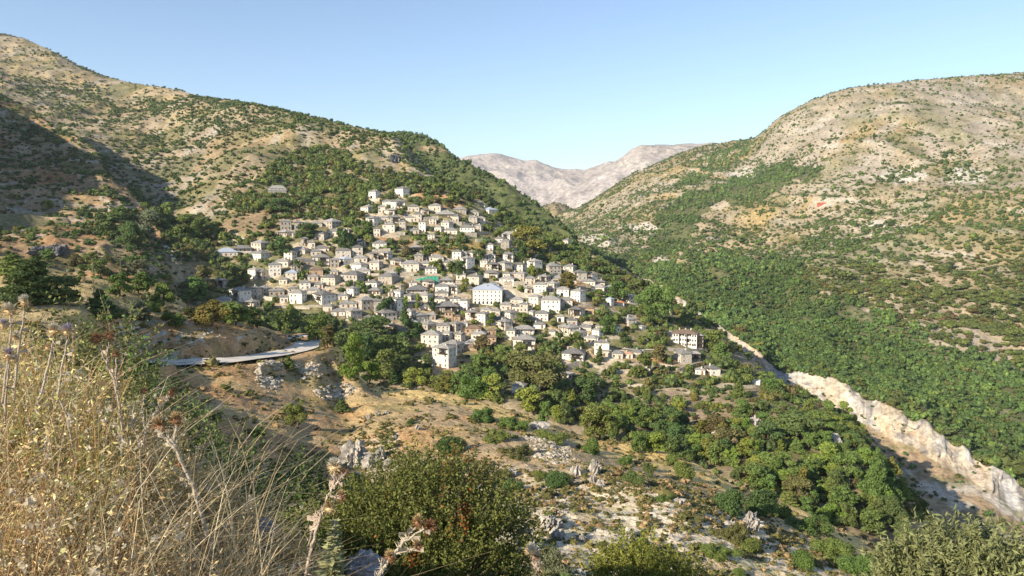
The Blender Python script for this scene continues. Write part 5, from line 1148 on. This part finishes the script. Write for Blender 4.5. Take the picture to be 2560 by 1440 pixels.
stones('scattered_stones', x, y, z, RNG.lognormal(-2.2, .5, n), np.array((.42,.37,.30))*RNG.uniform(.7, 1.2, (n, 1)))
TPL_TUFT = templates(8, 14, .26, 1, 990, .8)
x, y, z = scatter(h, (scr*3.2*(.2+clump(h.X, h.Y, 3.5, 221, -.15, .3))+(1-scr)*.3*(.2+clump(h.X, h.Y, 8, 222, -.1, .3)))*(h.Y > 22)*(h.T < 6.9)); n = len(x); print('tufts', n)
w_ = RNG.lognormal(-.85, .45, n)*np.clip(y/90, .75, 1.7); tp = np.array([(.21,.20,.07), (.36,.28,.12), (.14,.155,.05), (.18,.18,.06), (.46,.35,.16)])
near = scr_at = (y < 140)
mass('dry_tufts', x, y, z, w_, w_*RNG.uniform(.5, .9, n), tp[RNG.choice(5, n, p=[.28,.14,.28,.22,.08])]*RNG.uniform(.8, 1.2, (n, 1)), TPL_TUFT)

# ============================================================ POLES, CARS, NETTING
def pole(px, py, hpx, arm=False, mat='wood_dark', label=None, lm=None):
    q = hit(px, py, ['B', 'L', 'C'])
    if not q: return
    s = q[1]/FPX; H = hpx*s; r = empty('utility_pole', q[:3]); r0 = max(.11, .012*H)
    MB().tube([(0,0,-1),(0,0,H)], [r0, r0*.7], 8).build('pole', MATS[mat], r, smooth=True)
    if arm:
        MB().box(-1.3, 1.3, -.09, .09, H-.75, H-.55).box(-.9, .9, -.09, .09, H-1.5, H-1.34).build('crossarm', MATS[mat], r)
        for i in range(4): MB().tube([(-1.2+.8*i,0,H-.55),(-1.2+.8*i,0,H-.25)], .07, 6).build('insulator', MATS['frame_white'], r)
    tag(r, label, 'pole', 'wooden poles around the village')
    if not label: REG.append((r, 'thin utility pole', px, py-hpx/2))
    if lm: LM.append((lm, px, py-hpx/2))
plain('pole_wood', (.19,.15,.115), var=.25, scale=3)
pole(235, 742, 97, False, 'pole_wood', 'plain wooden pole on the yellow meadow above the dark pine', 'plain wooden pole'); pole(303, 700, 70, True, 'pole_wood', 'wooden pole with crossarm at the edge of the shaded valley', 'crossarm pole')
for p in ((980,516,30),(1119.5,508,32),(1595,874,28),(1215.6,932,38),(1263,874,36),(1467,755,34),(587,753,32),(1172,745,26)): pole(*p, arm=p[2] > 31, mat='pole_wood')
plain('car_white', (.70,.70,.70), rough=.35, spec=.5, var=.03); plain('car_dark', (.05,.06,.09), rough=.3, spec=.5, var=.05); plain('car_silver', (.36,.37,.39), rough=.3, spec=.5, var=.03); plain('tyre_rubber', (.03,.03,.03)); plain('lamp_glass', (.6,.58,.5), rough=.2, spec=.5)
def car_proto(mat):
    r = empty('parked_car', (0,0,0)); prof = [(-2.1,.3),(-2.1,.75),(-1.95,.92),(-1.5,.95),(-.95,1.42),(.55,1.45),(1.1,.98),(1.85,.85),(2.1,.65),(2.1,.3)]
    m = MB(); k = len(prof); V = [(x, -.82, z) for x, z in prof]+[(x, .82, z) for x, z in prof]
    m.add(V, [tuple(range(k-1, -1, -1)), tuple(range(k, 2*k))]+[(i, (i+1) % k, k+(i+1) % k, k+i) for i in range(k)]).build('body', MATS[mat], r)
    for s in (-1, 1):
        q = [(-1.3,.98),(-.88,1.36),(-.22,1.37),(-.22,.98)], [(-.12,.98),(-.12,1.37),(.5,1.38),(.92,.98)]
        for pts in q:
            MB().add([(x, s*.835, z) for x, z in pts], [(0,1,2,3)]).build('side_window', MATS['glass_dark'], r)
        for x in (-1.3, 1.35):
            wv = MB().tube([(x, s*.62, .31), (x, s*.86, .31)], .31, 12).build('wheel', MATS['tyre_rubber'], r); MB().tube([(x, s*.861, .31), (x, s*.875, .31)], .19, 10).build('rim', MATS['car_silver'], wv)
        MB().box(2.08, 2.13, s*.62-.16, s*.62+.16, .58, .72).build('headlight', MATS['lamp_glass'], r)
    MB().add([(.62,-.7,1.43),(1.08,-.72,1.02),(1.08,.72,1.02),(.62,.7,1.43)], [(0,1,2,3)]).build('windscreen', MATS['glass_dark'], r, loc=(.03,0,.01))
    return r
CP_ = {}
for px, py, mat, a in CARS:
    q = hit(px, py, ['C'])
    if not q: continue
    if mat not in CP_: c = CP_[mat] = car_proto(mat)
    else: c = copy_tree(CP_[mat])
    c.location = (q[0], q[1], q[2]+.02); c.rotation_euler = (0, 0, a); tag(c, None, 'car', 'cars parked in the village'); REG.append((c, {'car_white': 'white', 'car_dark': 'dark', 'car_silver': 'silver'}[mat]+' parked car', px, py-2))
plain('green_net', (.05,.30,.19), var=.25, scale=1.2, rough=.8)
q = hit(1068, 706, ['C']); r = empty('netted_scaffold', q[:3]); s = q[1]/FPX; W2 = 27*s; HN = 15*s
nv = MB()
for i in range(12):
    x0, x1 = -W2+2*W2*i/12, -W2+2*W2*(i+1)/12; z1 = HN*(.55+.45*min(1, i/7)); z2 = HN*(.55+.45*min(1, (i+1)/7)); b0, b1 = .25*(i % 2), .25*((i+1) % 2)
    nv.add([(x0,b0,.1),(x1,b1,.1),(x1,b1+.3,z2),(x0,b0+.3,z1),(x0,b0+.05,.1),(x1,b1+.05,.1),(x1,b1+.35,z2),(x0,b0+.35,z1)], [(0,1,2,3),(5,4,7,6),(3,2,6,7)])
nv.build('net', MATS['green_net'], r)
for i in range(7):
    x0 = -W2+2*W2*i/6; MB().tube([(x0,.55,-1),(x0,.55,HN*1.1)], .09, 5).build('scaffold_pole', MATS['galvanised'], r)
for zz in (.35, .75): MB().tube([(-W2,.62,HN*zz),(W2,.62,HN*zz)], .07, 5).build('scaffold_rail', MATS['galvanised'], r)
tag(r, 'green netting on poles round a building site, mid village', 'scaffold'); LM.append(('green netting', 1068, 698))

q = hit(2055, 512, ['R']); r = empty('red_shed', q[:3], (0, 0, -.35))
MB().box(-8, 8, -3, 3, -3, 2.6).build('wall', plain('red_paint', (.42,.10,.08), var=.15), r)
obj('roof', hip_mesh(16, 6, .5, 1.5, .2, 'roof_red', gable=True), r, (0, 0, 2.81))
for i in range(3): obj('door', ME_DOOR, r, (-5+5*i, -3, 0), None, (1.8, 1, 1))
tag(r, 'long red shed alone high on the right mountainside', 'shed'); LM.append(('red shed', 2055, 508))

# ============================================================ FOREGROUND PLANTS
def quads_from(p, a, b): return np.stack([p-a, p+b, p+a, p-b], 1).reshape(-1, 3)
def unit(v): return v/(np.linalg.norm(v, axis=-1, keepdims=True)+1e-9)
def twig_bush(name, px, top, D, wpx, mat, n, per, leaf, asp, label, seed, keys='B', dep=.8, upr=.6, lm=None, basez=None, bark='bark', extra=None):
    """bush of many upright twigs with leaves along each"""
    rng = np.random.default_rng(seed)
    x, y, zt = (float(a) for a in unproj(px, top, D)); zb = ground_z(x, y, keys) if basez is None else basez
    W_, H_ = wpx*D/FPX/2, zt-zb
    cc = rng.uniform(-1, 1, (n*4, 2)); cc = cc[(cc**2).sum(1) < 1][:n]; n = len(cc)
    hum = .88+.2*fbm(cc[:, 0]*1.7+seed, cc[:, 1]*1.7, 3, seed)*1.5
    zz = H_*hum*np.sqrt(np.clip(1-.8*(cc**2).sum(1), 0.02, 1)); f = rng.uniform(.25, 1, n)**.45
    base_ = np.stack([cc[:, 0]*W_*.95, cc[:, 1]*W_*dep*.95, zz*f-.10*H_*rng.uniform(.3, .9, n)], 1)
    d = unit(np.stack([cc[:, 0]*.7, cc[:, 1]*.7, np.full(n, upr+.35)], 1)+rng.normal(size=(n, 3))*.33); L = H_*rng.uniform(.16, .34, n)
    t = rng.uniform(.05, 1, (n, per)); p = base_[:, None]+d[:, None]*(L[:, None]*t)[..., None]+rng.normal(size=(n, per, 3))*leaf*.35
    p = p.reshape(-1, 3); dd = np.repeat(d, per, 0); la = unit(dd*.5+rng.normal(size=p.shape)*.75); lb = unit(np.cross(la, rng.normal(size=p.shape)))
    s = leaf*rng.uniform(.6, 1.25, (len(p), 1)); V = quads_from(p+la*s, la*s, lb*s*asp); F = np.arange(len(V)).reshape(-1, 4)
    root = empty(name, (x, y, zb)); m2 = [MATS[mat]]; mi = None
    if extra: m2.append(MATS[extra[0]]); mi = (fbm(p[:, 0]*1.6+5, p[:, 2]*1.6, 3, seed+5)+rng.normal(size=len(p))*.12 > extra[1]).astype(int)
    obj('foliage', mesh_np('foliage', V, F, m2, matidx=mi), root)
    st = MB()
    for i in range(0, n, max(1, n//70)): st.tube([(cc[i, 0]*W_*.12, cc[i, 1]*W_*.12, -.2), base_[i]*np.array((.7,.7,.55)), base_[i], base_[i]+d[i]*L[i]*.9], [.022*H_/2, .014*H_/2, .007*H_/2, .002], 5)
    st.build('stems', MATS[bark], root)
    cv = []; cf = []                                # dense inner twig mass
    for i in range(9):
        a = i*2.4; r = .5*math.sqrt(i/9); cv.append((r*cos(a)*W_, r*sin(a)*W_*dep, H_*.36)); cf.append((W_*.28, W_*.28*dep, H_*.28))
    V, F = cores(rng, cv, cf, .8); obj('inner_foliage', mesh_np('inner_foliage', V, F, [MATS[mat]]), root)
    tag(root, label, 'bush', 'bushes close below the viewpoint')
    if lm: LM.append((lm, px, top+40))
    return root
leaf_mat('leaf_olive', (.15,.175,.045), var=.45); leaf_mat('bramble_leaf', (.135,.165,.045), var=.5); leaf_mat('leaf_rust', (.30,.14,.03)); leaf_mat('leaf_lime', (.22,.24,.05), var=.4); leaf_mat('leaf_silver', (.195,.235,.10), var=.4, trans=.2)
twig_bush('bramble_bush', 1050, 1128, 13, 560, 'bramble_leaf', 1500, 30, .030, .55, 'big olive green bramble bush with rusty leaves, bottom middle', 1, extra=('leaf_rust', .55), lm='big bramble bush')
twig_bush('dark_bush', 720, 1140, 15, 420, 'leaf_dark', 900, 26, .04, .55, 'dark green leafy bush left of the bramble bush', 2, lm='dark leafy bush')
twig_bush('bush', 1615, 1345, 11, 330, 'leaf_lime', 700, 28, .024, .5, 'lime green bush at the bottom edge right of the thistle heads', 3)
twig_bush('willow_bush', 2440, 1335, 6.2, 470, 'leaf_silver', 560, 40, .030, .26, 'silvery green narrow leaved bush in the bottom right corner', 4, basez=-3.6, upr=1.0, lm='silvery corner bush', bark='bark_grey')
twig_bush('willow_bush', 2225, 1420, 6.6, 190, 'leaf_silver', 160, 36, .030, .26, 'lower silvery shoot left of the corner bush', 14, basez=-3.9, upr=1.0, bark='bark_grey')
twig_bush('bush', 190, 765, 14, 380, 'leaf_brown', 520, 26, .045, .55, 'brownish green thicket behind the pale thistles at left', 5, lm='brownish thicket')
twig_bush('dark_bush', 370, 930, 17, 230, 'leaf_dark', 420, 26, .045, .55, 'dark green bush in the gap beside the dry branching stalks', 6)
twig_bush('dark_bush', 300, 830, 19, 130, 'leaf_green', 260, 26, .05, .55, 'green bush under the left end of the road', 7)
twig_bush('dark_bush', 545, 1030, 24, 170, 'leaf_green', 330, 26, .055, .55, 'green leafy bush above the dark bush on the brown slope', 8)
twig_bush('dark_bush', 430, 960, 22, 150, 'leaf_green', 280, 26, .055, .55, 'green domed bush casting shade on the brown slope', 15)
twig_bush('bush', 880, 1240, 16, 200, 'leaf_green', 260, 26, .038, .55, 'green bush filling the gap behind the tall thistle', 9)
twig_bush('bush', 1180, 1330, 14, 230, 'leaf_olive', 360, 26, .034, .55, 'olive green bush below the limestone outcrop', 10)
twig_bush('bush', 640, 1290, 11, 330, 'leaf_olive', 420, 26, .030, .5, 'olive bush low in the shade behind dry grass', 12)

# dry herbs and grass of the bank: one uncountable mass
def at_A(px, t):
    h = hA; j = int(np.clip(round((px-h.px[0])/20), 0, len(h.px)-1)); return (float(np.interp(t, h.t, h.X[:, j])), float(np.interp(t, h.t, h.Y[:, j])), float(np.interp(t, h.t, h.Z[:, j])))
HERBC = np.array([(.58,.52,.18), (.76,.60,.31), (.50,.49,.23), (.46,.31,.15), (.78,.67,.43), (.36,.40,.12)])
def herbs(n, seed):
    rng = np.random.default_rng(seed); Vs = []; Cs = []
    for i in range(n):
        px = rng.uniform(-260, 820); t = rng.uniform(.2, 3.0); x, y, z = at_A(px, t); x += rng.normal()*.04; y += rng.normal()*.04
        H = (.50-.36*sstep(200, 620, px))*rng.uniform(.45, 1.2)*(1.0 if y > 2.6 else .75)*(1.9 if rng.uniform() < .06 and px > 420 else 1)
        low = sstep(1150, 1420, proj(x, y, z+H*.6)[1]); c0 = HERBC[rng.choice(6, p=[.22, .34, .14, .10, .10, .10] if rng.uniform() > low*.9 else [.03, .42, .05, .40, .10, 0])]
        lean = rng.normal(size=2)*.22; m = 5; u = np.linspace(0, 1, m+1)[:, None]
        pts = np.array([x, y, z])+np.concatenate([lean*u**1.6*H, u*H], 1)
        for k in range(m):                          # stem: thin crossed strips
            w_ = .0035*(1-.6*k/m)*(y/3)
            for a in ((w_, 0, 0), (0, w_, 0)):
                a = np.array(a); Vs.append(np.array([pts[k]-a, pts[k]+a, pts[k+1]+a*.8, pts[k+1]-a*.8])); Cs.append(np.tile(c0*np.array((1.0,.85,.8))*.85, (4, 1)))
        nl = rng.integers(26, 58); tt = rng.uniform(.15, 1, nl)**.7; p = pts[0]+np.stack([lean[0]*tt**1.6*H, lean[1]*tt**1.6*H, tt*H], 1)
        out = unit(np.concatenate([rng.normal(size=(nl, 2)), rng.uniform(-.2, .9, (nl, 1))], 1)); ln = rng.lognormal(-4.75, .45, (nl, 1))*(y/3.2)**.6*(1.25-tt[:, None]*.5); sd = unit(np.cross(out, rng.normal(size=(nl, 3))))
        p = p+out*rng.uniform(0, .065, (nl, 1)); V = quads_from(p+out*ln, out*ln, sd*ln*.38); Vs.append(V); Cs.append(np.repeat(c0*rng.uniform(.5, 1.45, (nl, 1)), 4, 0))
        if rng.uniform() < .22:                     # seed heads
            for q in range(rng.integers(1, 4)):
                c = pts[-1]+rng.normal(size=3)*.03; o3 = unit(rng.normal(size=(10, 3))); s = rng.uniform(.005, .009)
                Vs.append(quads_from(c+o3*s, o3*s, unit(np.cross(o3, rng.normal(size=(10, 3))))*s*.5)); Cs.append(np.tile(np.array((.62,.54,.40)) if rng.uniform() < .97 else np.array((.45,.38,.46)), (40, 1)))
    return Vs, Cs
def grass(n, seed, x0, x1, hl, c_):
    rng = np.random.default_rng(seed); Vs = []; Cs = []
    for i in range(n):
        px = rng.uniform(x0, x1); x, y, z = at_A(px, rng.uniform(.2, 3.0)); x += rng.normal()*.05; y += rng.normal()*.05; H = hl*rng.uniform(.4, 1.2); lean = rng.normal(size=2)*.6; m = 4; c0 = np.array(c_[rng.integers(0, len(c_))])*rng.uniform(.7, 1.2)
        u = np.linspace(0, 1, m+1)[:, None]; pts = np.array([x, y, z])+np.concatenate([lean*u**2*H, (u-.25*u**3)*H], 1); a = unit(np.array([lean[1], -lean[0], .01]))
        for k in range(m):
            w0 = .0035*(1-.85*k/m)*(y/3); w1 = .0035*(1-.85*(k+1)/m)*(y/3); Vs.append(np.array([pts[k]-a*w0, pts[k]+a*w0, pts[k+1]+a*w1, pts[k+1]-a*w1])); Cs.append(np.tile(c0, (4, 1)))
    return Vs, Cs
Vs, Cs = herbs(2100, 41)
for a in (grass(900, 44, -250, 640, .62, [(.66,.53,.32),(.56,.43,.24),(.74,.62,.40)]), grass(5200, 42, -250, 700, .30, [(.68,.53,.28),(.56,.40,.20),(.76,.62,.37),(.44,.30,.15)]), grass(1300, 43, 500, 1250, .20, [(.52,.42,.22),(.36,.34,.15),(.30,.31,.16)])): Vs += a[0]; Cs += a[1]
V = np.concatenate(Vs); C_ = np.concatenate(Cs)
leaf_mat('herb_mass', (1,1,1), attr=True, trans=.35, var=.25, hue=.0)
tag(obj('dry_herbs', mesh_np('dry_herbs', V, np.arange(len(V)).reshape(-1, 4), [MATS['herb_mass']], {'Col': C_})), kind='stuff')

# thistles: stalk with spines, spiny heads, jagged leaves
plain('stalk_dry', (.42,.33,.25), var=.3, scale=30); plain('stalk_pale', (.40,.34,.255), var=.25, scale=30)
plain('head_rust', (.30,.165,.085), var=.4, scale=60, rough=.8); plain('head_straw', (.62,.46,.25), var=.3, scale=60); plain('head_white', (.80,.74,.60), var=.1, scale=60); plain('head_purple', (.55,.49,.56), var=.3, scale=60); plain('mullein_leaf', (.40,.40,.19), var=.3, scale=20)
def spiky(rng, c, ax, r, n, ln, cone=1.2):
    """spines fanned round an axis"""
    ax = np.array(ax, float); ax /= np.linalg.norm(ax); d = unit(rng.normal(size=(n, 3))+ax*cone); sd = unit(np.cross(d, rng.normal(size=(n, 3)))); w_ = ln*.09
    p0 = c+d*r*.6; p1 = c+d*(r+ln*rng.uniform(.5, 1.1, (n, 1)))
    V = np.stack([p0-sd*w_, p0+sd*w_, p1], 1).reshape(-1, 3); s2 = unit(np.cross(d, sd)); V2 = np.stack([p0-s2*w_, p0+s2*w_, p1], 1).reshape(-1, 3)
    return np.concatenate([V, V2])
def thistle(paths, heads, D, label, seed, r0=.0048, mat='stalk_dry', name='thistle'):
    rng = np.random.default_rng(seed); P0 = np.array([float(a) for a in unproj(paths[0][0][0], paths[0][0][1], D)]); root = empty(name, tuple(P0))
    for i, path in enumerate(paths):
        pts = [np.array([float(a) for a in unproj(px, py, D+.04*i*(-1)**i)])-P0 for px, py in path]; ip = []
        for a, b in zip(pts[:-1], pts[1:]): ip += [a+(b-a)*t for t in np.linspace(0, 1, 6, endpoint=False)]
        ip.append(pts[-1]); ip = [p+rng.normal(size=3)*.0015 for p in ip]; k = len(ip); r = r0*(1 if i == 0 else .7)
        st = MB().tube(ip, list(np.linspace(r, r*.6, k)), 7)
        for q in range(k*4):                        # spines along the ribs
            a = ip[rng.integers(0, k-1)]+rng.normal(size=3)*.004; d = unit(rng.normal(size=3)); st.add([a-d*.002, a+np.array((.0012,0,.0012)), a+d*rng.uniform(.008, .018)+np.array((0,0,.004)), a-np.array((.0012,0,.0012))], [(0,1,2,3)])
        lf = st
        for q in range(max(1, k//4)):
            a = ip[rng.integers(1, k-1)]; d = unit(np.array([rng.normal(), rng.normal()*.6, .3])); s = unit(np.cross(d, rng.normal(size=3))); L = rng.uniform(.015, .04); n = 4; V = []; F = []
            for j in range(n+1): w_ = .0035*(1-j/n)+.0004; V += [a+d*L*j/n-s*w_, a+d*L*j/n+s*w_+np.array((0,0,-.004*j))]
            for j in range(n): F.append((2*j, 2*j+1, 2*j+3, 2*j+2)); F.append((2*j, 2*j+1, 2*j+1)) if False else None
            lf.add(V, [f for f in F if f])
        st.build('stalk', MATS[mat], root)
    for px, py, sz, m1, m2 in heads:
        c = np.array([float(a) for a in unproj(px, py, D)])-P0; R_ = sz*D/FPX/2; ax = (rng.normal()*.3, -.3, 1)
        hd = obj('flower_head', mesh_np('flower_head', np.concatenate([c+ICO1[0]*R_*np.array((.62,.62,.5)), spiky(rng, c, (0,0,.3), R_*.6, 120, R_*.75, .5)]), [np.concatenate([ICO1[1], np.arange(42, 42+720).reshape(-1, 3)])], [MATS[m1]]), root)
        if m2: obj('florets', mesh_np('florets', spiky(rng, c+np.array((0,0,R_*.25)), ax, R_*.5, 110, R_*.95, 2.6), np.arange(660).reshape(-1, 3), [MATS[m2]]), hd)
    tag(root, label, 'thistle', 'thistles and dry stalks in front of the viewpoint'); return root
thistle([[(752,1470),(772,1400),(792,1320),(815,1250),(835,1205),(836,1180)], [(835,1220),(850,1195),(858,1188)], [(805,1285),(790,1290),(770,1362)], [(826,1238),(850,1246)], [(760,1430),(748,1400)]], [(836,1170,38,'head_straw','head_white'),(860,1182,24,'head_rust',None),(824,1272,32,'head_straw','head_straw'),(852,1243,28,'head_rust','head_straw')], 2.2, 'tall brown thistle with cream flower head and spiny stalk, bottom middle', 61)
thistle([[(925,1480),(945,1440),(980,1390),(1010,1350),(1040,1318)], [(1000,1362),(1060,1322)], [(990,1385),(1042,1370)], [(952,1430),(958,1395)]], [(1046,1308,34,'head_rust','head_straw'),(1075,1322,38,'head_rust','head_rust'),(1046,1366,30,'head_rust','head_straw'),(976,1394,30,'head_rust','head_straw')], 2.1, 'leaning thistle with rusty red heads over the bramble bush', 62, mat='stalk_pale')
thistle([[(1340,1480),(1338,1440),(1335,1400),(1330,1375)], [(1336,1410),(1345,1420)]], [(1328,1378,34,'head_straw','head_white'),(1340,1396,26,'head_rust',None),(1344,1418,36,'head_straw','head_white')], 2.4, 'pale thistle with two cream heads at the bottom edge', 63)
thistle([[(530,1380),(505,1290),(480,1210),(455,1160),(435,1110),(420,1090)], [(440,1125),(405,1085),(390,1075)], [(435,1110),(440,1060)]], [(400,1068,40,'head_rust','head_straw'),(440,1052,34,'head_rust','head_straw'),(450,1162,22,'head_rust',None)], 2.6, 'dead thistle with two rusty orange heads in the dry grass', 64, r0=.008, mat='stalk_pale')
thistle([[(310,1120),(298,1010),(285,950),(268,910),(245,860)], [(268,905),(272,855)], [(290,960),(290,890)]], [(242,848,34,'head_rust',None),(275,842,30,'head_rust',None),(292,888,24,'head_rust','head_straw')], 3.0, 'thin thistle with dark rusty heads against the rocky cutting', 65)
thistle([[(350,1130),(365,1080),(385,1040),(400,1010),(425,990)], [(365,1080),(355,1030),(360,985)], [(385,1040),(410,995)], [(350,1120),(330,1060),(335,1010)], [(400,1015),(435,985)]], [(430,982,26,'head_rust',None),(360,978,20,'head_rust',None),(404,1000,20,'head_straw',None)], 3.2, 'bare branching dry stalks with small brown heads', 66, mat='stalk_pale')
for i, (path, hd, lab) in enumerate((([(5,1010),(20,900),(28,820),(25,785)], [(22,780,34,'head_straw','head_white'),(10,815,26,'head_straw','head_purple')], 'pale thistle with a fluffy cream head at the left edge'), ([(35,1000),(45,880),(58,800),(62,765)], [(62,758,30,'head_straw','head_white'),(40,845,26,'head_straw','head_white')], 'tall pale thistle highest of the left edge group'),
   ([(95,1010),(120,920),(132,860),(135,835)], [(134,828,32,'head_straw','head_white'),(120,870,22,'head_straw',None)], 'pale thistle with rounded cream head before the thicket'), ([(140,1020),(155,920),(168,850)], [(170,832,34,'head_straw','head_purple')], 'pale thistle with a lilac tinted head before the thicket'), ([(10,1080),(15,980),(22,910)], [(22,890,34,'head_straw','head_purple'),(35,900,24,'head_straw','head_white')], 'low lilac thistle at the left edge below the others'),
   ([(190,1160),(170,1050),(150,1000)], [(148,1130,22,'head_straw','head_purple'),(92,1172,22,'head_straw','head_purple')], 'weak thistle with lilac heads deep in the dry herbs'))): thistle([path], hd, 2.9, lab, 70+i, r0=.005, mat='stalk_pale')
def mullein(px, top, D, wpx, label, seed):
    rng = np.random.default_rng(seed); x, y, zt = (float(a) for a in unproj(px, top, D)); x0, y0, zb = (float(a) for a in unproj(px-15, 1500, D)); root = empty('mullein', (x0, y0, zb)); H = zt-zb
    MB().tube([(0,0,0),(.01,0,H*.5),(x-x0,0,H)], [.008,.006,.003], 7).build('stalk', MATS['stalk_pale'], root); n = 420; t = rng.uniform(0, 1, n); W_ = wpx*D/FPX/2
    d = unit(np.concatenate([rng.normal(size=(n, 2)), rng.uniform(-.1, .5, (n, 1))], 1)); ln = W_*(.25+.8*(1-t[:, None]))*rng.uniform(.4, .75, (n, 1)); sd = unit(np.cross(d, np.array((0,0,1.))))+rng.normal(size=(n, 3))*.2
    p = np.stack([(x-x0)*t, 0*t, H*t], 1); obj('leaf', mesh_np('leaf', quads_from(p+d*ln, d*ln, sd*ln*.4), np.arange(n*4).reshape(-1, 4), [MATS['mullein_leaf']]), root); tag(root, label, 'plant')
mullein(838, 1300, 2.25, 90, 'pale woolly mullein spike beside the tall thistle', 81)
# near stones in the herbs
for i, (px, py, w_, h_, D, lab) in enumerate(((912,1435,100,60,3.3,'blue grey rock at the bottom edge under the bramble bush'),(655,1345,90,44,3.3,'blue grey rock behind dry grass left of the tall thistle'),(360,1232,52,34,3.6,'small pale grey stone in the dry herbs'),(268,1215,50,34,3.8,'dull grey stone half hidden in the herbs'),(375,1415,40,24,2.8,'small stone low in the dry grass'))):
    x, y, z = (float(a) for a in unproj(px, py, D)); s = D/FPX; o = obj('rock', rock_mesh(300+i, w_*s, w_*s*.8, h_*s*1.3, .3, 0, 'limestone_near'), None, (x, y, z+h_*s*.2), (.2, .1, i)); tag(o, lab, 'rock')

# ============================================================ the air: far things fade a little
hz = MB().box(-11200, 11200, -11200, 11200, -521, 900).mesh('haze', [])
hm = bpy.data.materials.new('haze'); hm.use_nodes = True; nt = hm.node_tree; nt.nodes.remove(nt.nodes['Principled BSDF'])
pv = N(nt, 'ShaderNodeVolumePrincipled'); pv.inputs['Color'].default_value = (.80, .88, 1.0, 1); pv.inputs['Density'].default_value = 4.5e-5; pv.inputs['Anisotropy'].default_value = .2
nt.links.new(pv.outputs[0], nt.nodes['Material Output'].inputs['Volume']); hz.materials.append(hm)
tag(obj('haze', hz), kind='stuff')

# ============================================================ every remaining label, from look and place
ORD = ['nearest', 'second', 'third', 'fourth', 'fifth', 'sixth', 'seventh', 'eighth', 'ninth', 'tenth', 'eleventh', 'twelfth', 'thirteenth', 'fourteenth', 'fifteenth', 'sixteenth', 'seventeenth', 'eighteenth', 'nineteenth', 'twentieth']
SECT = ['right of', 'upper right of', 'above', 'upper left of', 'left of', 'lower left of', 'below', 'lower right of']
buck = {}
for o, ph, px, py in REG:
    px, py = float(px), float(py)
    lm = min((q for q in LM if hypot(q[1]-px, q[2]-py) > 2), key=lambda q: hypot(q[1]-px, (q[2]-py)*1.2)); a = atan2(-(py-lm[2]), px-lm[1]); k = int(round(a/(math.pi/4))) % 8
    buck.setdefault((ph, lm[0], k), []).append((hypot(px-lm[1], py-lm[2]), o))
for (ph, lm, k), L in buck.items():
    L.sort(key=lambda q: q[0])
    for i, (_, o) in enumerate(L):
        if len(L) == 1: o['label'] = f'{ph} {SECT[k]} the {lm}'
        else: o['label'] = f'{ph}, {ORD[i] if i < 20 else ORD[-1]}'+f' {SECT[k]} the {lm}'
print('labels', len(REG), 'worst rank', max(len(L) for L in buck.values()), 'longest', max(len(o['label'].split()) for o, *_ in REG))
